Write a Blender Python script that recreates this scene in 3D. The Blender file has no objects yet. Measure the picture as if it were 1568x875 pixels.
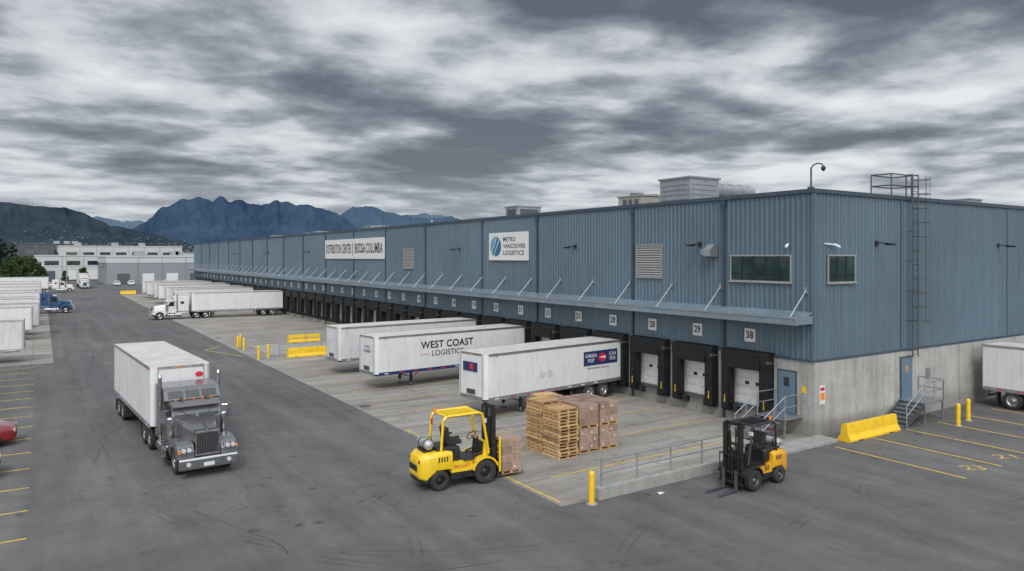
import bpy, math, random
from mathutils import Matrix, Vector, noise
random.seed(7)
R = random.random
def ru(a,b): return a+(b-a)*random.random()
scene = bpy.context.scene
col = scene.collection

# ------------------------------------------------------------------ materials
def new_mat(name):
    m=bpy.data.materials.new(name); m.use_nodes=True
    nt=m.node_tree; b=nt.nodes['Principled BSDF']
    return m,nt,b
def N(nt,t,**kw):
    n=nt.nodes.new(t)
    for k,v in kw.items(): setattr(n,k,v)
    return n
def noise_n(nt,vec,scale,detail=4,rough=.5,dist=0):
    n=N(nt,'ShaderNodeTexNoise'); n.inputs['Scale'].default_value=scale
    n.inputs['Detail'].default_value=detail; n.inputs['Roughness'].default_value=rough
    n.inputs['Distortion'].default_value=dist
    if vec: nt.links.new(vec,n.inputs['Vector'])
    return n.outputs['Fac']
def ramp(nt,fac,stops):
    r=N(nt,'ShaderNodeValToRGB'); nt.links.new(fac,r.inputs['Fac'])
    e=r.color_ramp.elements
    while len(e)<len(stops): e.new(.5)
    for i,(p,c) in enumerate(stops):
        e[i].position=p
        e[i].color=c if isinstance(c,(tuple,list)) else (c,c,c,1)
    return r.outputs['Color']
def mixc(nt,fac,a,b,mode='MIX'):
    m=N(nt,'ShaderNodeMix',data_type='RGBA',blend_type=mode)
    for s,v in ((m.inputs[0],fac),(m.inputs[6],a),(m.inputs[7],b)):
        if isinstance(v,bpy.types.NodeSocket): nt.links.new(v,s)
        else: s.default_value=v
    return m.outputs[2]
def math_n(nt,op,a,b=None,clamp=False):
    m=N(nt,'ShaderNodeMath',operation=op,use_clamp=clamp)
    for s,v in ((m.inputs[0],a),(m.inputs[1],b)):
        if v is None: continue
        if isinstance(v,bpy.types.NodeSocket): nt.links.new(v,s)
        else: s.default_value=v
    return m.outputs[0]
def coords(nt,scale=(1,1,1),world=True):
    if world:
        g=N(nt,'ShaderNodeNewGeometry').outputs['Position']
    else:
        g=N(nt,'ShaderNodeTexCoord').outputs['Object']
    mp=N(nt,'ShaderNodeMapping'); mp.inputs['Scale'].default_value=scale
    nt.links.new(g,mp.inputs['Vector']); return mp.outputs['Vector']
def bump(nt,b,h,strength=.2,dist=.02):
    n=N(nt,'ShaderNodeBump'); n.inputs['Strength'].default_value=strength
    n.inputs['Distance'].default_value=dist
    nt.links.new(h,n.inputs['Height']); nt.links.new(n.outputs['Normal'],b.inputs['Normal'])
def simple(name,c,rough=.5,metal=0,var=.12,scale=3,dirt=0.0,coat=0,bmp=0,world=False,spec=None,stretch=(1,1,1)):
    m,nt,b=new_mat(name)
    v=coords(nt,stretch,world)
    f=noise_n(nt,v,scale,3,.6)
    dk=tuple(x*(1-var) for x in c[:3])+(1,); lt=tuple(min(1,x*(1+var)) for x in c[:3])+(1,)
    out=ramp(nt,f,[(.3,dk),(.7,lt)])
    if dirt:
        v2=coords(nt,(1.5,1.5,.35),world)
        d=ramp(nt,noise_n(nt,v2,2.2,5,.7),[(.48,0),(.78,dirt)])
        out=mixc(nt,d,out,(.09,.08,.068,1))
    nt.links.new(out,b.inputs['Base Color'])
    rr=ramp(nt,f,[(.3,max(0,rough-.08)),(.7,min(1,rough+.1))])
    nt.links.new(rr,b.inputs['Roughness'])
    b.inputs['Metallic'].default_value=metal
    if coat: b.inputs['Coat Weight'].default_value=coat; b.inputs['Coat Roughness'].default_value=.08
    if bmp: bump(nt,b,noise_n(nt,v,scale*12,3),bmp)
    if spec is not None: b.inputs['Specular IOR Level'].default_value=spec
    return m

M={}
def asphalt(name):
    m,nt,b=new_mat(name)
    v=coords(nt)
    big=noise_n(nt,v,.06,4,.55,.2)
    c=ramp(nt,big,[(.3,(.085,.084,.083,1)),(.5,(.103,.102,.100,1)),(.72,(.128,.126,.122,1))])
    med=ramp(nt,noise_n(nt,v,.6,6,.72),[(.3,.80),(.7,1.16)])
    c=mixc(nt,1,c,med,'MULTIPLY')
    vs=coords(nt,(1.2,.08,1))
    st=ramp(nt,noise_n(nt,vs,.8,4,.6),[(.35,.84),(.65,1.12)])
    c=mixc(nt,1,c,st,'MULTIPLY')
    f=noise_n(nt,v,34,3,.85)
    c=mixc(nt,1,c,ramp(nt,f,[(.25,.48),(.75,1.55)]),'MULTIPLY')
    # oil drips
    vo=N(nt,'ShaderNodeTexVoronoi'); vo.inputs['Scale'].default_value=.9
    nt.links.new(v,vo.inputs['Vector'])
    nz=noise_n(nt,v,3.5,4,.7)
    dd=math_n(nt,'ADD',vo.outputs['Distance'],math_n(nt,'MULTIPLY',math_n(nt,'SUBTRACT',nz,.5),.42))
    spot=ramp(nt,dd,[(.04,.7),(.19,0)])
    msk=ramp(nt,noise_n(nt,v,.2,2),[(.48,0),(.58,1)])
    c=mixc(nt,mixc(nt,1,spot,msk,'MULTIPLY'),c,(.030,.030,.031,1))
    # hairline cracks
    warp=N(nt,'ShaderNodeVectorMath',operation='ADD')
    nn=N(nt,'ShaderNodeTexNoise'); nn.inputs['Scale'].default_value=.5; nn.inputs['Detail'].default_value=4
    nt.links.new(v,nn.inputs['Vector'])
    sc=N(nt,'ShaderNodeVectorMath',operation='SCALE'); sc.inputs['Scale'].default_value=3.0
    nt.links.new(nn.outputs['Color'],sc.inputs[0]); nt.links.new(v,warp.inputs[0]); nt.links.new(sc.outputs[0],warp.inputs[1])
    vc=N(nt,'ShaderNodeTexVoronoi',feature='DISTANCE_TO_EDGE'); vc.inputs['Scale'].default_value=.14
    nt.links.new(warp.outputs[0],vc.inputs['Vector'])
    cr=ramp(nt,vc.outputs['Distance'],[(.0010,.6),(.004,0)])
    c=mixc(nt,mixc(nt,1,cr,ramp(nt,big,[(.47,0),(.55,1)]),'MULTIPLY'),c,(.035,.035,.037,1))
    nt.links.new(c,b.inputs['Base Color'])
    b.inputs['Roughness'].default_value=.84
    b.inputs['Specular IOR Level'].default_value=.28
    bump(nt,b,f,.4,.012)
    return m
M['asphalt']=asphalt('asphalt')
M['patch']=simple('asphalt_patch',(.078,.078,.079,1),.85,0,.2,6,bmp=.3,world=True)

def concrete_floor():
    m,nt,b=new_mat('concrete_floor')
    v=coords(nt)
    c=ramp(nt,noise_n(nt,v,.22,5,.6,.3),[(.3,(.235,.22,.195,1)),(.55,(.30,.283,.253,1)),(.75,(.365,.345,.312,1))])
    br=N(nt,'ShaderNodeTexBrick'); br.offset=0
    br.inputs['Color1'].default_value=(1,1,1,1);br.inputs['Color2'].default_value=(.88,.88,.87,1);br.inputs['Mortar'].default_value=(.5,.49,.47,1)
    br.inputs['Scale'].default_value=1; br.inputs['Mortar Size'].default_value=.022
    br.inputs['Brick Width'].default_value=5.2; br.inputs['Row Height'].default_value=3.55
    mp=N(nt,'ShaderNodeMapping'); mp.inputs['Location'].default_value=(.3,1.75,0); nt.links.new(v,mp.inputs['Vector'])
    nt.links.new(mp.outputs['Vector'],br.inputs['Vector'])
    c=mixc(nt,1,c,br.outputs['Color'],'MULTIPLY')
    vs=coords(nt,(.12,1.4,1))
    st=ramp(nt,noise_n(nt,vs,1.0,5,.7),[(.40,1),(.70,.6)])
    c=mixc(nt,1,c,st,'MULTIPLY')
    sp=ramp(nt,noise_n(nt,v,1.6,5,.72,.4),[(.55,0),(.72,.7)])
    c=mixc(nt,sp,c,(.09,.083,.075,1))
    f=noise_n(nt,v,28,3,.75)
    c=mixc(nt,1,c,ramp(nt,f,[(.25,.82),(.75,1.16)]),'MULTIPLY')
    nt.links.new(c,b.inputs['Base Color']); b.inputs['Roughness'].default_value=.85
    bump(nt,b,f,.2,.01)
    return m
M['cfloor']=concrete_floor()

def concrete_wall():
    m,nt,b=new_mat('concrete_wall')
    v=coords(nt)
    c=ramp(nt,noise_n(nt,v,.5,5,.65,.2),[(.3,(.275,.272,.255,1)),(.7,(.405,.40,.38,1))])
    vs=coords(nt,(1.6,1.6,.14))
    c=mixc(nt,ramp(nt,noise_n(nt,vs,1.6,5,.7),[(.46,0),(.70,.5)]),c,(.14,.135,.125,1))
    sx=N(nt,'ShaderNodeSeparateXYZ'); nt.links.new(coords(nt),sx.inputs[0])
    f=noise_n(nt,v,6,5,.65)
    hz=math_n(nt,'ADD',sx.outputs['Z'],math_n(nt,'MULTIPLY',f,-1.2))
    c=mixc(nt,ramp(nt,hz,[(0,.45),(.35,0)]),c,(.12,.115,.105,1))
    c=mixc(nt,1,c,ramp(nt,f,[(.3,.88),(.7,1.1)]),'MULTIPLY')
    nt.links.new(c,b.inputs['Base Color']); b.inputs['Roughness'].default_value=.88
    bump(nt,b,f,.25,.02)
    return m
M['cwall']=concrete_wall()

def cladding(name,c0):
    m,nt,b=new_mat(name)
    v=coords(nt)
    lo=tuple(x*.86 for x in c0)+(1,); hi=tuple(x*1.12 for x in c0)+(1,)
    c=ramp(nt,noise_n(nt,v,.12,3,.55),[(.3,lo),(.7,hi)])
    vs=coords(nt,(2.2,2.2,.07))
    f=noise_n(nt,vs,1.5,5,.7)
    c=mixc(nt,1,c,ramp(nt,f,[(.3,.84),(.7,1.1)]),'MULTIPLY')
    sx=N(nt,'ShaderNodeSeparateXYZ'); nt.links.new(v,sx.inputs[0])
    hz=math_n(nt,'SUBTRACT',11.9,sx.outputs['Z'])
    k=math_n(nt,'MULTIPLY',ramp(nt,f,[(.52,0),(.7,.5)]),ramp(nt,math_n(nt,'MULTIPLY',hz,.2),[(0,1),(.7,0)]))
    c=mixc(nt,k,c,(.07,.085,.1,1))
    nt.links.new(c,b.inputs['Base Color']); b.inputs['Roughness'].default_value=.45
    b.inputs['Metallic'].default_value=.15
    b.inputs['Specular IOR Level'].default_value=.35
    return m
M['clad']=cladding('blue_grey_cladding',(.100,.148,.186))
M['trim']=simple('dark_blue_trim',(.046,.070,.095,1),.45,.2,.1,1,world=True)
M['canopy']=simple('canopy_metal',(.19,.245,.29,1),.4,.3,.12,1,dirt=.35,world=True)
M['galv']=simple('galvanised_steel',(.34,.36,.38,1),.42,.75,.15,6)
M['steel']=simple('dark_steel',(.10,.11,.12,1),.45,.6,.2,5)
M['black']=simple('black_rubber',(.014,.014,.015,1),.65,0,.35,6,dirt=.25)
M['shelter']=simple('dock_shelter_vinyl',(.009,.010,.011,1),.6,0,.3,4,dirt=.10,spec=.3)
M['tyre']=simple('tyre_rubber',(.018,.018,.019,1),.8,0,.3,8,dirt=.4)
M['white']=simple('white_paint',(.62,.63,.63,1),.38,0,.05,2,dirt=.20)
M['twhite']=simple('trailer_white',(.60,.605,.61,1),.35,0,.03,1.2,dirt=.20,stretch=(1,1,.4))
M['twhite2']=simple('trailer_white_grimy',(.54,.54,.535,1),.45,0,.05,1.2,dirt=.32)
M['troof']=simple('trailer_roof',(.50,.485,.45,1),.5,0,.1,1.0,dirt=.3)
M['alu']=simple('aluminium',(.42,.43,.44,1),.35,.85,.1,5,dirt=.2)
M['chrome']=simple('chrome',(.52,.53,.55,1),.16,1,.05,5,dirt=.12)
M['silver']=simple('silver_paint',(.15,.148,.155,1),.32,.55,.06,3,coat=.6,dirt=.08)
M['yellow']=simple('yellow_paint',(.72,.46,.012,1),.42,0,.08,3,dirt=.28)
M['flyel']=simple('forklift_yellow',(.70,.47,.012,1),.33,0,.06,3,coat=.3,dirt=.25)
M['catyel']=simple('forklift_amber',(.64,.33,.010,1),.36,0,.06,3,coat=.3,dirt=.3)
M['cblk']=simple('black_paint',(.014,.014,.015,1),.38,0,.2,4,dirt=.15)
M['glass']=simple('dark_glass',(.012,.018,.02,1),.06,0,.2,1,spec=.8)
M['officeglass']=simple('office_glass',(.015,.035,.035,1),.05,0,.35,.8,spec=.9)
M['blue']=simple('blue_truck_paint',(.02,.07,.20,1),.3,.2,.06,3,coat=.6)
M['bluedoor']=simple('blue_door_paint',(.095,.155,.21,1),.42,0,.08,2,dirt=.2)
M['red']=simple('red_paint',(.20,.010,.012,1),.28,.1,.06,3,coat=.7)
M['orange']=simple('marker_orange',(.7,.2,.02,1),.3)
M['lred']=simple('lens_red',(.4,.02,.02,1),.25)
M['lens']=simple('headlight_lens',(.65,.68,.7,1),.08,.3,.05)
M['navy']=simple('decal_navy',(.016,.028,.11,1),.4)
M['dred']=simple('decal_red',(.5,.02,.03,1),.4)
M['dark']=simple('lettering_dark',(.014,.018,.026,1),.45)
M['dgrey']=simple('lettering_grey',(.08,.10,.13,1),.45)
M['teal']=simple('logo_blue',(.02,.13,.23,1),.4)
M['teal2']=simple('logo_pale_blue',(.10,.27,.35,1),.4)
M['wood']=simple('pallet_wood',(.43,.26,.115,1),.75,0,.18,4)
M['wood2']=simple('pallet_wood_pale',(.53,.355,.18,1),.75,0,.18,4)
M['wood3']=simple('pallet_wood_aged',(.28,.175,.09,1),.8,0,.2,4)
M['card']=simple('cardboard',(.32,.22,.17,1),.45,0,.14,2.5,coat=.6,bmp=.12)
M['card2']=simple('cardboard_dark',(.24,.16,.122,1),.45,0,.14,2.5,coat=.6,bmp=.12)
M['beige']=simple('beige_metal',(.32,.31,.27,1),.5,.1,.1,2,dirt=.35)
M['hvac']=simple('hvac_metal',(.29,.32,.345,1),.4,.5,.1,2,dirt=.3)
M['louver']=simple('louver_metal',(.31,.31,.30,1),.5,.3,.08,2,dirt=.2)
M['sign']=simple('sign_panel',(.58,.585,.58,1),.4,0,.03,1,dirt=.06)
M['roof']=simple('roof_membrane',(.22,.23,.24,1),.8,0,.15,.3,dirt=.4,world=True)
M['fargrey']=simple('far_wall_grey',(.21,.232,.25,1),.7,0,.08,.2,dirt=.1,world=True)
M['farwhite']=simple('far_wall_white',(.44,.455,.46,1),.7,0,.05,.2,dirt=.1,world=True)
M['fardark']=simple('far_wall_dark',(.07,.08,.095,1),.7,0,.1,.2,world=True)
M['curb']=simple('curb_concrete',(.27,.265,.25,1),.88,0,.15,2,dirt=.5,bmp=.2)
M['doorwhite']=simple('sectional_door_white',(.60,.605,.60,1),.45,0,.05,2,dirt=.25)
M['bark']=simple('bark',(.08,.06,.045,1),.9,0,.2,5)
M['paper']=simple('paper_scrap',(.6,.6,.58,1),.8)
M['tank']=simple('gas_cylinder_paint',(.38,.40,.40,1),.35,.4,.08,4,dirt=.2)

def worn(name,colr,lo,hi,a0,a1,sc=1.3,fine=True):
    m,nt,b=new_mat(name); v=coords(nt)
    w=ramp(nt,noise_n(nt,v,sc,5,.75),[(lo,a0),(hi,a1)])
    if fine:
        w2=ramp(nt,noise_n(nt,v,14,3,.8),[(.3,.3),(.65,1)])
        w=mixc(nt,1,w,w2,'MULTIPLY')
    tr=N(nt,'ShaderNodeBsdfTransparent'); mx=N(nt,'ShaderNodeMixShader')
    b.inputs['Base Color'].default_value=colr; b.inputs['Roughness'].default_value=.8
    nt.links.new(w,mx.inputs[0]); nt.links.new(tr.outputs[0],mx.inputs[1]); nt.links.new(b.outputs[0],mx.inputs[2])
    nt.links.new(mx.outputs[0],nt.nodes['Material Output'].inputs[0]); return m
M['line']=worn('yellow_line_paint',(.56,.38,.06,1),.46,.74,1.0,.35,2.2,False)
M['skid']=worn('tyre_mark_rubber',(.050,.050,.050,1),.42,.78,0,.36,.5)
M['seal']=worn('crack_sealant',(.03,.03,.032,1),.36,.6,0,.8,.6)

def foliage(name,a,b_):
    m,nt,b=new_mat(name); v=coords(nt)
    c=ramp(nt,noise_n(nt,v,.9,3,.7),[(.3,a),(.7,b_)])
    nt.links.new(c,b.inputs['Base Color']); b.inputs['Roughness'].default_value=.8; b.inputs['Specular IOR Level'].default_value=.2
    return m
M['leaf']=foliage('leaves',(.022,.042,.014,1),(.06,.095,.03,1))
M['leafd']=foliage('leaves_distant',(.018,.030,.022,1),(.036,.052,.036,1))
def terrain(name,a,b_,sc,snow=False):
    m,nt,b=new_mat(name); v=coords(nt,(1,1,.6))
    c=ramp(nt,noise_n(nt,v,sc,8,.72),[(.34,a),(.66,b_)])
    if snow:
        sx=N(nt,'ShaderNodeSeparateXYZ'); nt.links.new(coords(nt),sx.inputs[0])
        h=ramp(nt,math_n(nt,'MULTIPLY',sx.outputs['Z'],.001),[(.50,0),(.60,1)])
        s=ramp(nt,noise_n(nt,v,sc*2.5,7,.75),[(.58,0),(.63,.55)])
        c=mixc(nt,mixc(nt,1,h,s,'MULTIPLY'),c,(.15,.18,.22,1))
    nt.links.new(c,b.inputs['Base Color']); b.inputs['Roughness'].default_value=1; b.inputs['Specular IOR Level'].default_value=0
    return m
M['mtn']=terrain('mountain_forest_haze_tint',(.020,.040,.074,1),(.044,.072,.112,1),.0022,True)  # forest colour with blue aerial haze painted into the albedo
M['mtn2']=terrain('mountain_haze_tint',(.038,.070,.112,1),(.056,.092,.136,1),.0018)  # stronger haze painted into this layer's base colour
M['mtn3']=terrain('mountain_far_haze_tint',(.075,.115,.158,1),(.098,.138,.185,1),.0012)  # palest ridge, distance haze painted into its colour
M['hill']=terrain('hill_forest_haze_tint',(.015,.027,.038,1),(.040,.056,.068,1),.0035)  # forest green shifted blue, painted-in aerial haze
M['land']=terrain('land',(.04,.050,.038,1),(.080,.086,.070,1),.01)
M['house']=simple('house_walls',(.10,.12,.14,1),.8,0,.5,.02,world=True)
M['house2']=simple('house_walls_pale',(.17,.19,.21,1),.8,0,.3,.02,world=True)

# ------------------------------------------------------------------ mesh builder
class MB:
    def __init__(s): s.v=[];s.f=[];s.m=[];s.sm=[];s.mats=[];s.T=Matrix.Identity(4)
    def mi(s,k):
        if k not in s.mats: s.mats.append(k)
        return s.mats.index(k)
    def add(s,vs,fs,k,smooth=False):
        o=len(s.v); i=s.mi(k)
        s.v+=[s.T@Vector(p) for p in vs]
        for f in fs: s.f.append([o+a for a in f]); s.m.append(i); s.sm.append(smooth)
    def box(s,x0,x1,y0,y1,z0,z1,k):
        s.add([(x0,y0,z0),(x1,y0,z0),(x1,y1,z0),(x0,y1,z0),(x0,y0,z1),(x1,y0,z1),(x1,y1,z1),(x0,y1,z1)],
              [(0,3,2,1),(4,5,6,7),(0,1,5,4),(1,2,6,5),(2,3,7,6),(3,0,4,7)],k)
    def quad(s,a,b,c,d,k): s.add([a,b,c,d],[(0,1,2,3)],k)
    def cyl(s,p1,p2,r,k,n=12,r2=None,cap=True):
        p1=Vector(p1);p2=Vector(p2);r2=r if r2 is None else r2
        d=(p2-p1).normalized(); a=Vector((0,0,1)) if abs(d.z)<.9 else Vector((1,0,0))
        u=d.cross(a).normalized(); w=d.cross(u)
        A=[p1+(u*math.cos(t)+w*math.sin(t))*r for t in [2*math.pi*i/n for i in range(n)]]
        B=[p2+(u*math.cos(t)+w*math.sin(t))*r2 for t in [2*math.pi*i/n for i in range(n)]]
        s.add(A+B,[(i,(i+1)%n,n+(i+1)%n,n+i) for i in range(n)],k,True)
        if cap:
            s.add(A,[tuple(range(n))[::-1]],k); s.add(B,[tuple(range(n))],k)
    def pipe(s,pts,r,k,n=8):
        for a,b in zip(pts[:-1],pts[1:]): s.cyl(a,b,r,k,n)
    def bar(s,p1,p2,w,k):
        s.cyl(p1,p2,w*.7,k,4)
    def prism(s,pts,y0,y1,k):
        n=len(pts)
        s.add([(x,y0,z) for x,z in pts]+[(x,y1,z) for x,z in pts],
              [(i,(i+1)%n,n+(i+1)%n,n+i) for i in range(n)]+[tuple(range(n))[::-1],tuple(range(n,2*n))],k)
    def loft(s,rings,k,smooth=False):
        n=len(rings[0]); vs=[p for r in rings for p in r]; fs=[]
        for j in range(len(rings)-1):
            for i in range(n): fs.append((j*n+i,j*n+(i+1)%n,(j+1)*n+(i+1)%n,(j+1)*n+i))
        s.add(vs,fs,k,smooth)
        s.add(rings[0],[tuple(range(n))[::-1]],k); s.add(rings[-1],[tuple(range(n))],k)
    def body(s,secs,k,c=.25,smooth=True,nc=3):
        rings=[]
        for sec in secs:
            x,hw,z0,z1=sec[:4]; rt=sec[4] if len(sec)>4 else c
            ra=min(rt,hw*.95,(z1-z0)*.49); ring=[]
            for cy,cz,a0 in ((hw-ra,z1-ra,0),(-hw+ra,z1-ra,90),(-hw+ra,z0+ra*.5,180),(hw-ra,z0+ra*.5,270)):
                rb=ra if a0<180 else ra*.5
                cyy=cy if a0<180 else (math.copysign(hw-rb,cy))
                for q in range(nc+1):
                    a=math.radians(a0+90*q/nc); ring.append((x,cyy+rb*math.cos(a),cz+rb*math.sin(a)))
            rings.append(ring)
        s.loft(rings,k,smooth)
    def lathe(s,c,axis,prof,k,n=24):
        c=Vector(c);ax=Vector(axis).normalized();a=Vector((0,0,1)) if abs(ax.z)<.9 else Vector((1,0,0))
        u=ax.cross(a).normalized();w=ax.cross(u); vs=[];fs=[];m=len(prof)
        for i in range(n):
            t=2*math.pi*i/n
            for r,h in prof: vs.append(c+ax*h+(u*math.cos(t)+w*math.sin(t))*r)
        for i in range(n):
            for j in range(m-1): fs.append((i*m+j,((i+1)%n)*m+j,((i+1)%n)*m+j+1,i*m+j+1))
        s.add(vs,fs,k,True)
    def wheel(s,c,r,w,rim='alu',n=24,rf=.6):
        h=w/2
        s.lathe(c,(0,1,0),[(rf*r,-h+.02),(rf*r+.03,-h),(.9*r,-h+.005),(.985*r,-h+.04),(r,-h+.08),(r,-.02),(.97*r,-.01),(.97*r,.01),(r,.02),(r,h-.08),(.985*r,h-.04),(.9*r,h-.005),(rf*r+.03,h),(rf*r,h-.02)],'tyre',n)
        for sg in (-1,1):
            s.lathe(c,(0,sg,0),[(.02,h-.01),(.16*r,h-.01),(.2*r,h-.05),(.42*rf/.6*r,h-.09),(.5*rf/.6*r,h-.03),(rf*r,h-.015),(rf*r+.005,h-.03)],rim,n)
            for q in range(8):
                a=q*math.pi/4; p=Vector(c)+Vector((math.cos(a)*.33*r,sg*(h-.075),math.sin(a)*.33*r))
                s.cyl(p,p+Vector((0,sg*.03,0)),.028*r/.5,'cblk',6)
    def obj(s,name,parent=None,loc=(0,0,0),rz=0,bevel=0,scale=1,rx=0):
        me=bpy.data.meshes.new(name); me.from_pydata([tuple(p) for p in s.v],[],s.f)
        for k in s.mats: me.materials.append(M[k])
        me.polygons.foreach_set('material_index',s.m); me.polygons.foreach_set('use_smooth',s.sm)
        me.update()
        o=bpy.data.objects.new(name,me); col.objects.link(o)
        o.location=loc; o.rotation_euler=(rx,0,rz); o.scale=(scale,)*3
        if parent: o.parent=parent
        if bevel:
            b=o.modifiers.new('edge_bevel','BEVEL'); b.width=bevel; b.segments=2; b.limit_method='ANGLE'; b.angle_limit=math.radians(35)
        return o
def inst(o,name,loc,rz=0,parent=None,scale=1):
    c=bpy.data.objects.new(name,o.data); col.objects.link(c); c.location=loc; c.rotation_euler=(0,0,rz); c.scale=(scale,)*3
    for m in o.modifiers:
        b=c.modifiers.new(m.name,m.type); b.width=m.width;b.segments=m.segments;b.limit_method=m.limit_method;b.angle_limit=m.angle_limit
    if parent: c.parent=parent
    return c
def empty(name,loc=(0,0,0)):
    e=bpy.data.objects.new(name,None); col.objects.link(e); e.location=loc; return e
def frame(origin,xd,yd):
    xd=Vector(xd).normalized(); yd=Vector(yd).normalized(); zd=xd.cross(yd)
    m=Matrix.Identity(4)
    for i,a in enumerate((xd,yd,zd)):
        for j in range(3): m[j][i]=a[j]
    m.translation=Vector(origin); return m
def text(name,body,mat,origin,xd,yd,width=None,height=1,parent=None,bold=.02,align='CENTER',spacing=1):
    cu=bpy.data.curves.new(name,'FONT'); cu.body=body; cu.align_x=align; cu.align_y='CENTER'
    cu.size=1; cu.offset=bold; cu.extrude=0; cu.space_line=spacing; cu.resolution_u=4
    cu.space_character=1.0+bold*2.2
    cu.materials.append(M[mat])
    o=bpy.data.objects.new(name,cu); col.objects.link(o)
    bpy.context.view_layer.update()
    d=o.dimensions
    sy=height/max(d.y,.01); sx=(width/max(d.x,.01)) if width else sy
    o.matrix_basis=frame(origin,xd,yd)@Matrix.Diagonal((sx,sy,1,1))
    if parent: o.parent=parent
    return o
WX,WZ=(0,-1,0),(0,0,1)

# ------------------------------------------------------------------ ground
b=MB(); b.quad((-14000,-3000,-.03),(9000,-3000,-.03),(9000,16000,-.03),(-14000,16000,-.03),'land'); b.obj('ground')
b=MB(); b.quad((-150,-120,0),(150,-120,0),(150,285,0),(-150,285,0),'asphalt'); b.obj('asphalt_yard')
b=MB(); b.box(-15.8,-.02,-1.0,166,-.2,.006,'cfloor'); b.obj('concrete_apron')
b=MB(); b.box(-60,-30,48.5,200,-.2,.006,'cfloor'); b.obj('concrete_trailer_pad')
b=MB()
def line(x0,y0,x1,y1,w=.11,z=.005,k='line'):
    d=Vector((x1-x0,y1-y0,0)).normalized(); n=Vector((-d.y,d.x,0))*w/2
    b.quad((x0-n.x,y0-n.y,z),(x1-n.x,y1-n.y,z),(x1+n.x,y1+n.y,z),(x0+n.x,y0+n.y,z),k)
for i in range(-2,16): line(-37,2.8+2.9*i,-31.2,2.8+2.9*i)
for i in range(0,10): line(-.7+3*i,-1.6,-.75+3*i,-7.1,.12)
for i in range(0,46): line(-14.2,1.82+3.55*i,-1.2,1.82+3.55*i,.09,.011)
line(-15.6,-.7,-15.6,12,.09,.011)
line(-16.2,44,-18.2,50,.12); line(-18.2,50,-16.2,53,.12)
marks=b.obj('parking_lines')
for i,t in enumerate(('23','21','20','19','18')):
    text('stall_number','%s'%t,'line',(1.0+3*i,-6.6,.006),(.84,-.54,0),(.54,.84,0),.9,.6,marks,.0)
b=MB()
for (x0,x1,y0,y1) in [(-28,-26.9,30,52),(-21.5,-19.5,62,66)]:
    b.quad((x0,y0,.0022),(x1,y0,.0022),(x1,y1,.0022),(x0,y1,.0022),'patch')
b.obj('asphalt_patches')
b=MB()
for (x,y) in ((-15.2,18.5),(-15.2,60),(-22,26)):
    b.lathe((x,y,.008),(0,0,1),[(.36,0),(.36,.006),(.3,.007),(.3,.003),(.01,.004)],'steel',20)
b.obj('drain_covers')

b=MB()
def ribbon(pts,w,k,z):
    L=[];
    for i,p in enumerate(pts):
        a=pts[max(0,i-1)];c=pts[min(len(pts)-1,i+1)]
        d=Vector((c[0]-a[0],c[1]-a[1])).normalized(); n=(-d.y*w/2,d.x*w/2)
        L.append(((p[0]+n[0],p[1]+n[1],z),(p[0]-n[0],p[1]-n[1],z)))
    vs=[q for l in L for q in l]
    b.add(vs,[(2*i,2*i+1,2*i+3,2*i+2) for i in range(len(pts)-1)],k)
def arc(cx,cy,r,a0,a1,w=.22,z=.0045):
    n=40; ribbon([(cx+r*math.cos(math.radians(a0+(a1-a0)*i/n)),cy+r*math.sin(math.radians(a0+(a1-a0)*i/n))) for i in range(n+1)],w,'skid',z)
zc=[.0030]
def zz(): zc[0]+=.00004; return zc[0]
for (cx,cy,r,a0,a1) in [(-22.3,5.4,2.4,100,330),(-14,10,14,190,262),(-12,9,15.4,195,268),(-17,-1,7.2,70,160),
    (-10,-14,11,80,160),(-30,2,9,-50,30),(-6,-22,16,90,140),(-2,-12,7,90,160)]:
    arc(cx,cy,r,a0,a1,.12,zz()); arc(cx,cy,r+.30,a0+ru(-8,8),a1+ru(-12,12),.10,zz())
for i in range(16):
    x=ru(-29,-17); y0=ru(-10,90); L=ru(10,40); s=ru(-.06,.06)
    for dx in (0,1.9): ribbon([(x+dx+s*t+.5*math.sin(t*.07+i),y0+t) for t in [L*j/20 for j in range(21)]],ru(.12,.2),'skid',zz())
for i in range(26):
    yd=3.6+3.55*random.randrange(0,30); x0=-15.5
    for dr in (-.95,.95):
        ribbon([(x0+t,yd+dr+ru(-.02,.02)) for t in [j*.8 for j in range(17)]],.22,'skid',.0095+zz()-.003)
b.obj('tyre_marks')
b=MB()
def crack(x,y,a,L,w=.05):
    pts=[];
    for i in range(int(L/.3)):
        pts.append((x,y)); a+=ru(-.35,.35)*.6; x+=math.cos(a)*.3; y+=math.sin(a)*.3
    ribbon(pts,w,'seal',.0102)
for (x,y,a,L) in [(-26.5,5.5,-1.2,6),(-24,-2,-.6,5),(-29,14,1.3,12),(-21,20,1.5,16),(-19,40,1.7,20),(-24,50,1.2,20),(-3,-9,-.2,6),(-28,30,1.4,14),(-22,70,1.5,30)]:
    crack(x,y,a,L,ru(.02,.045))
b.obj('asphalt_cracks')

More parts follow.
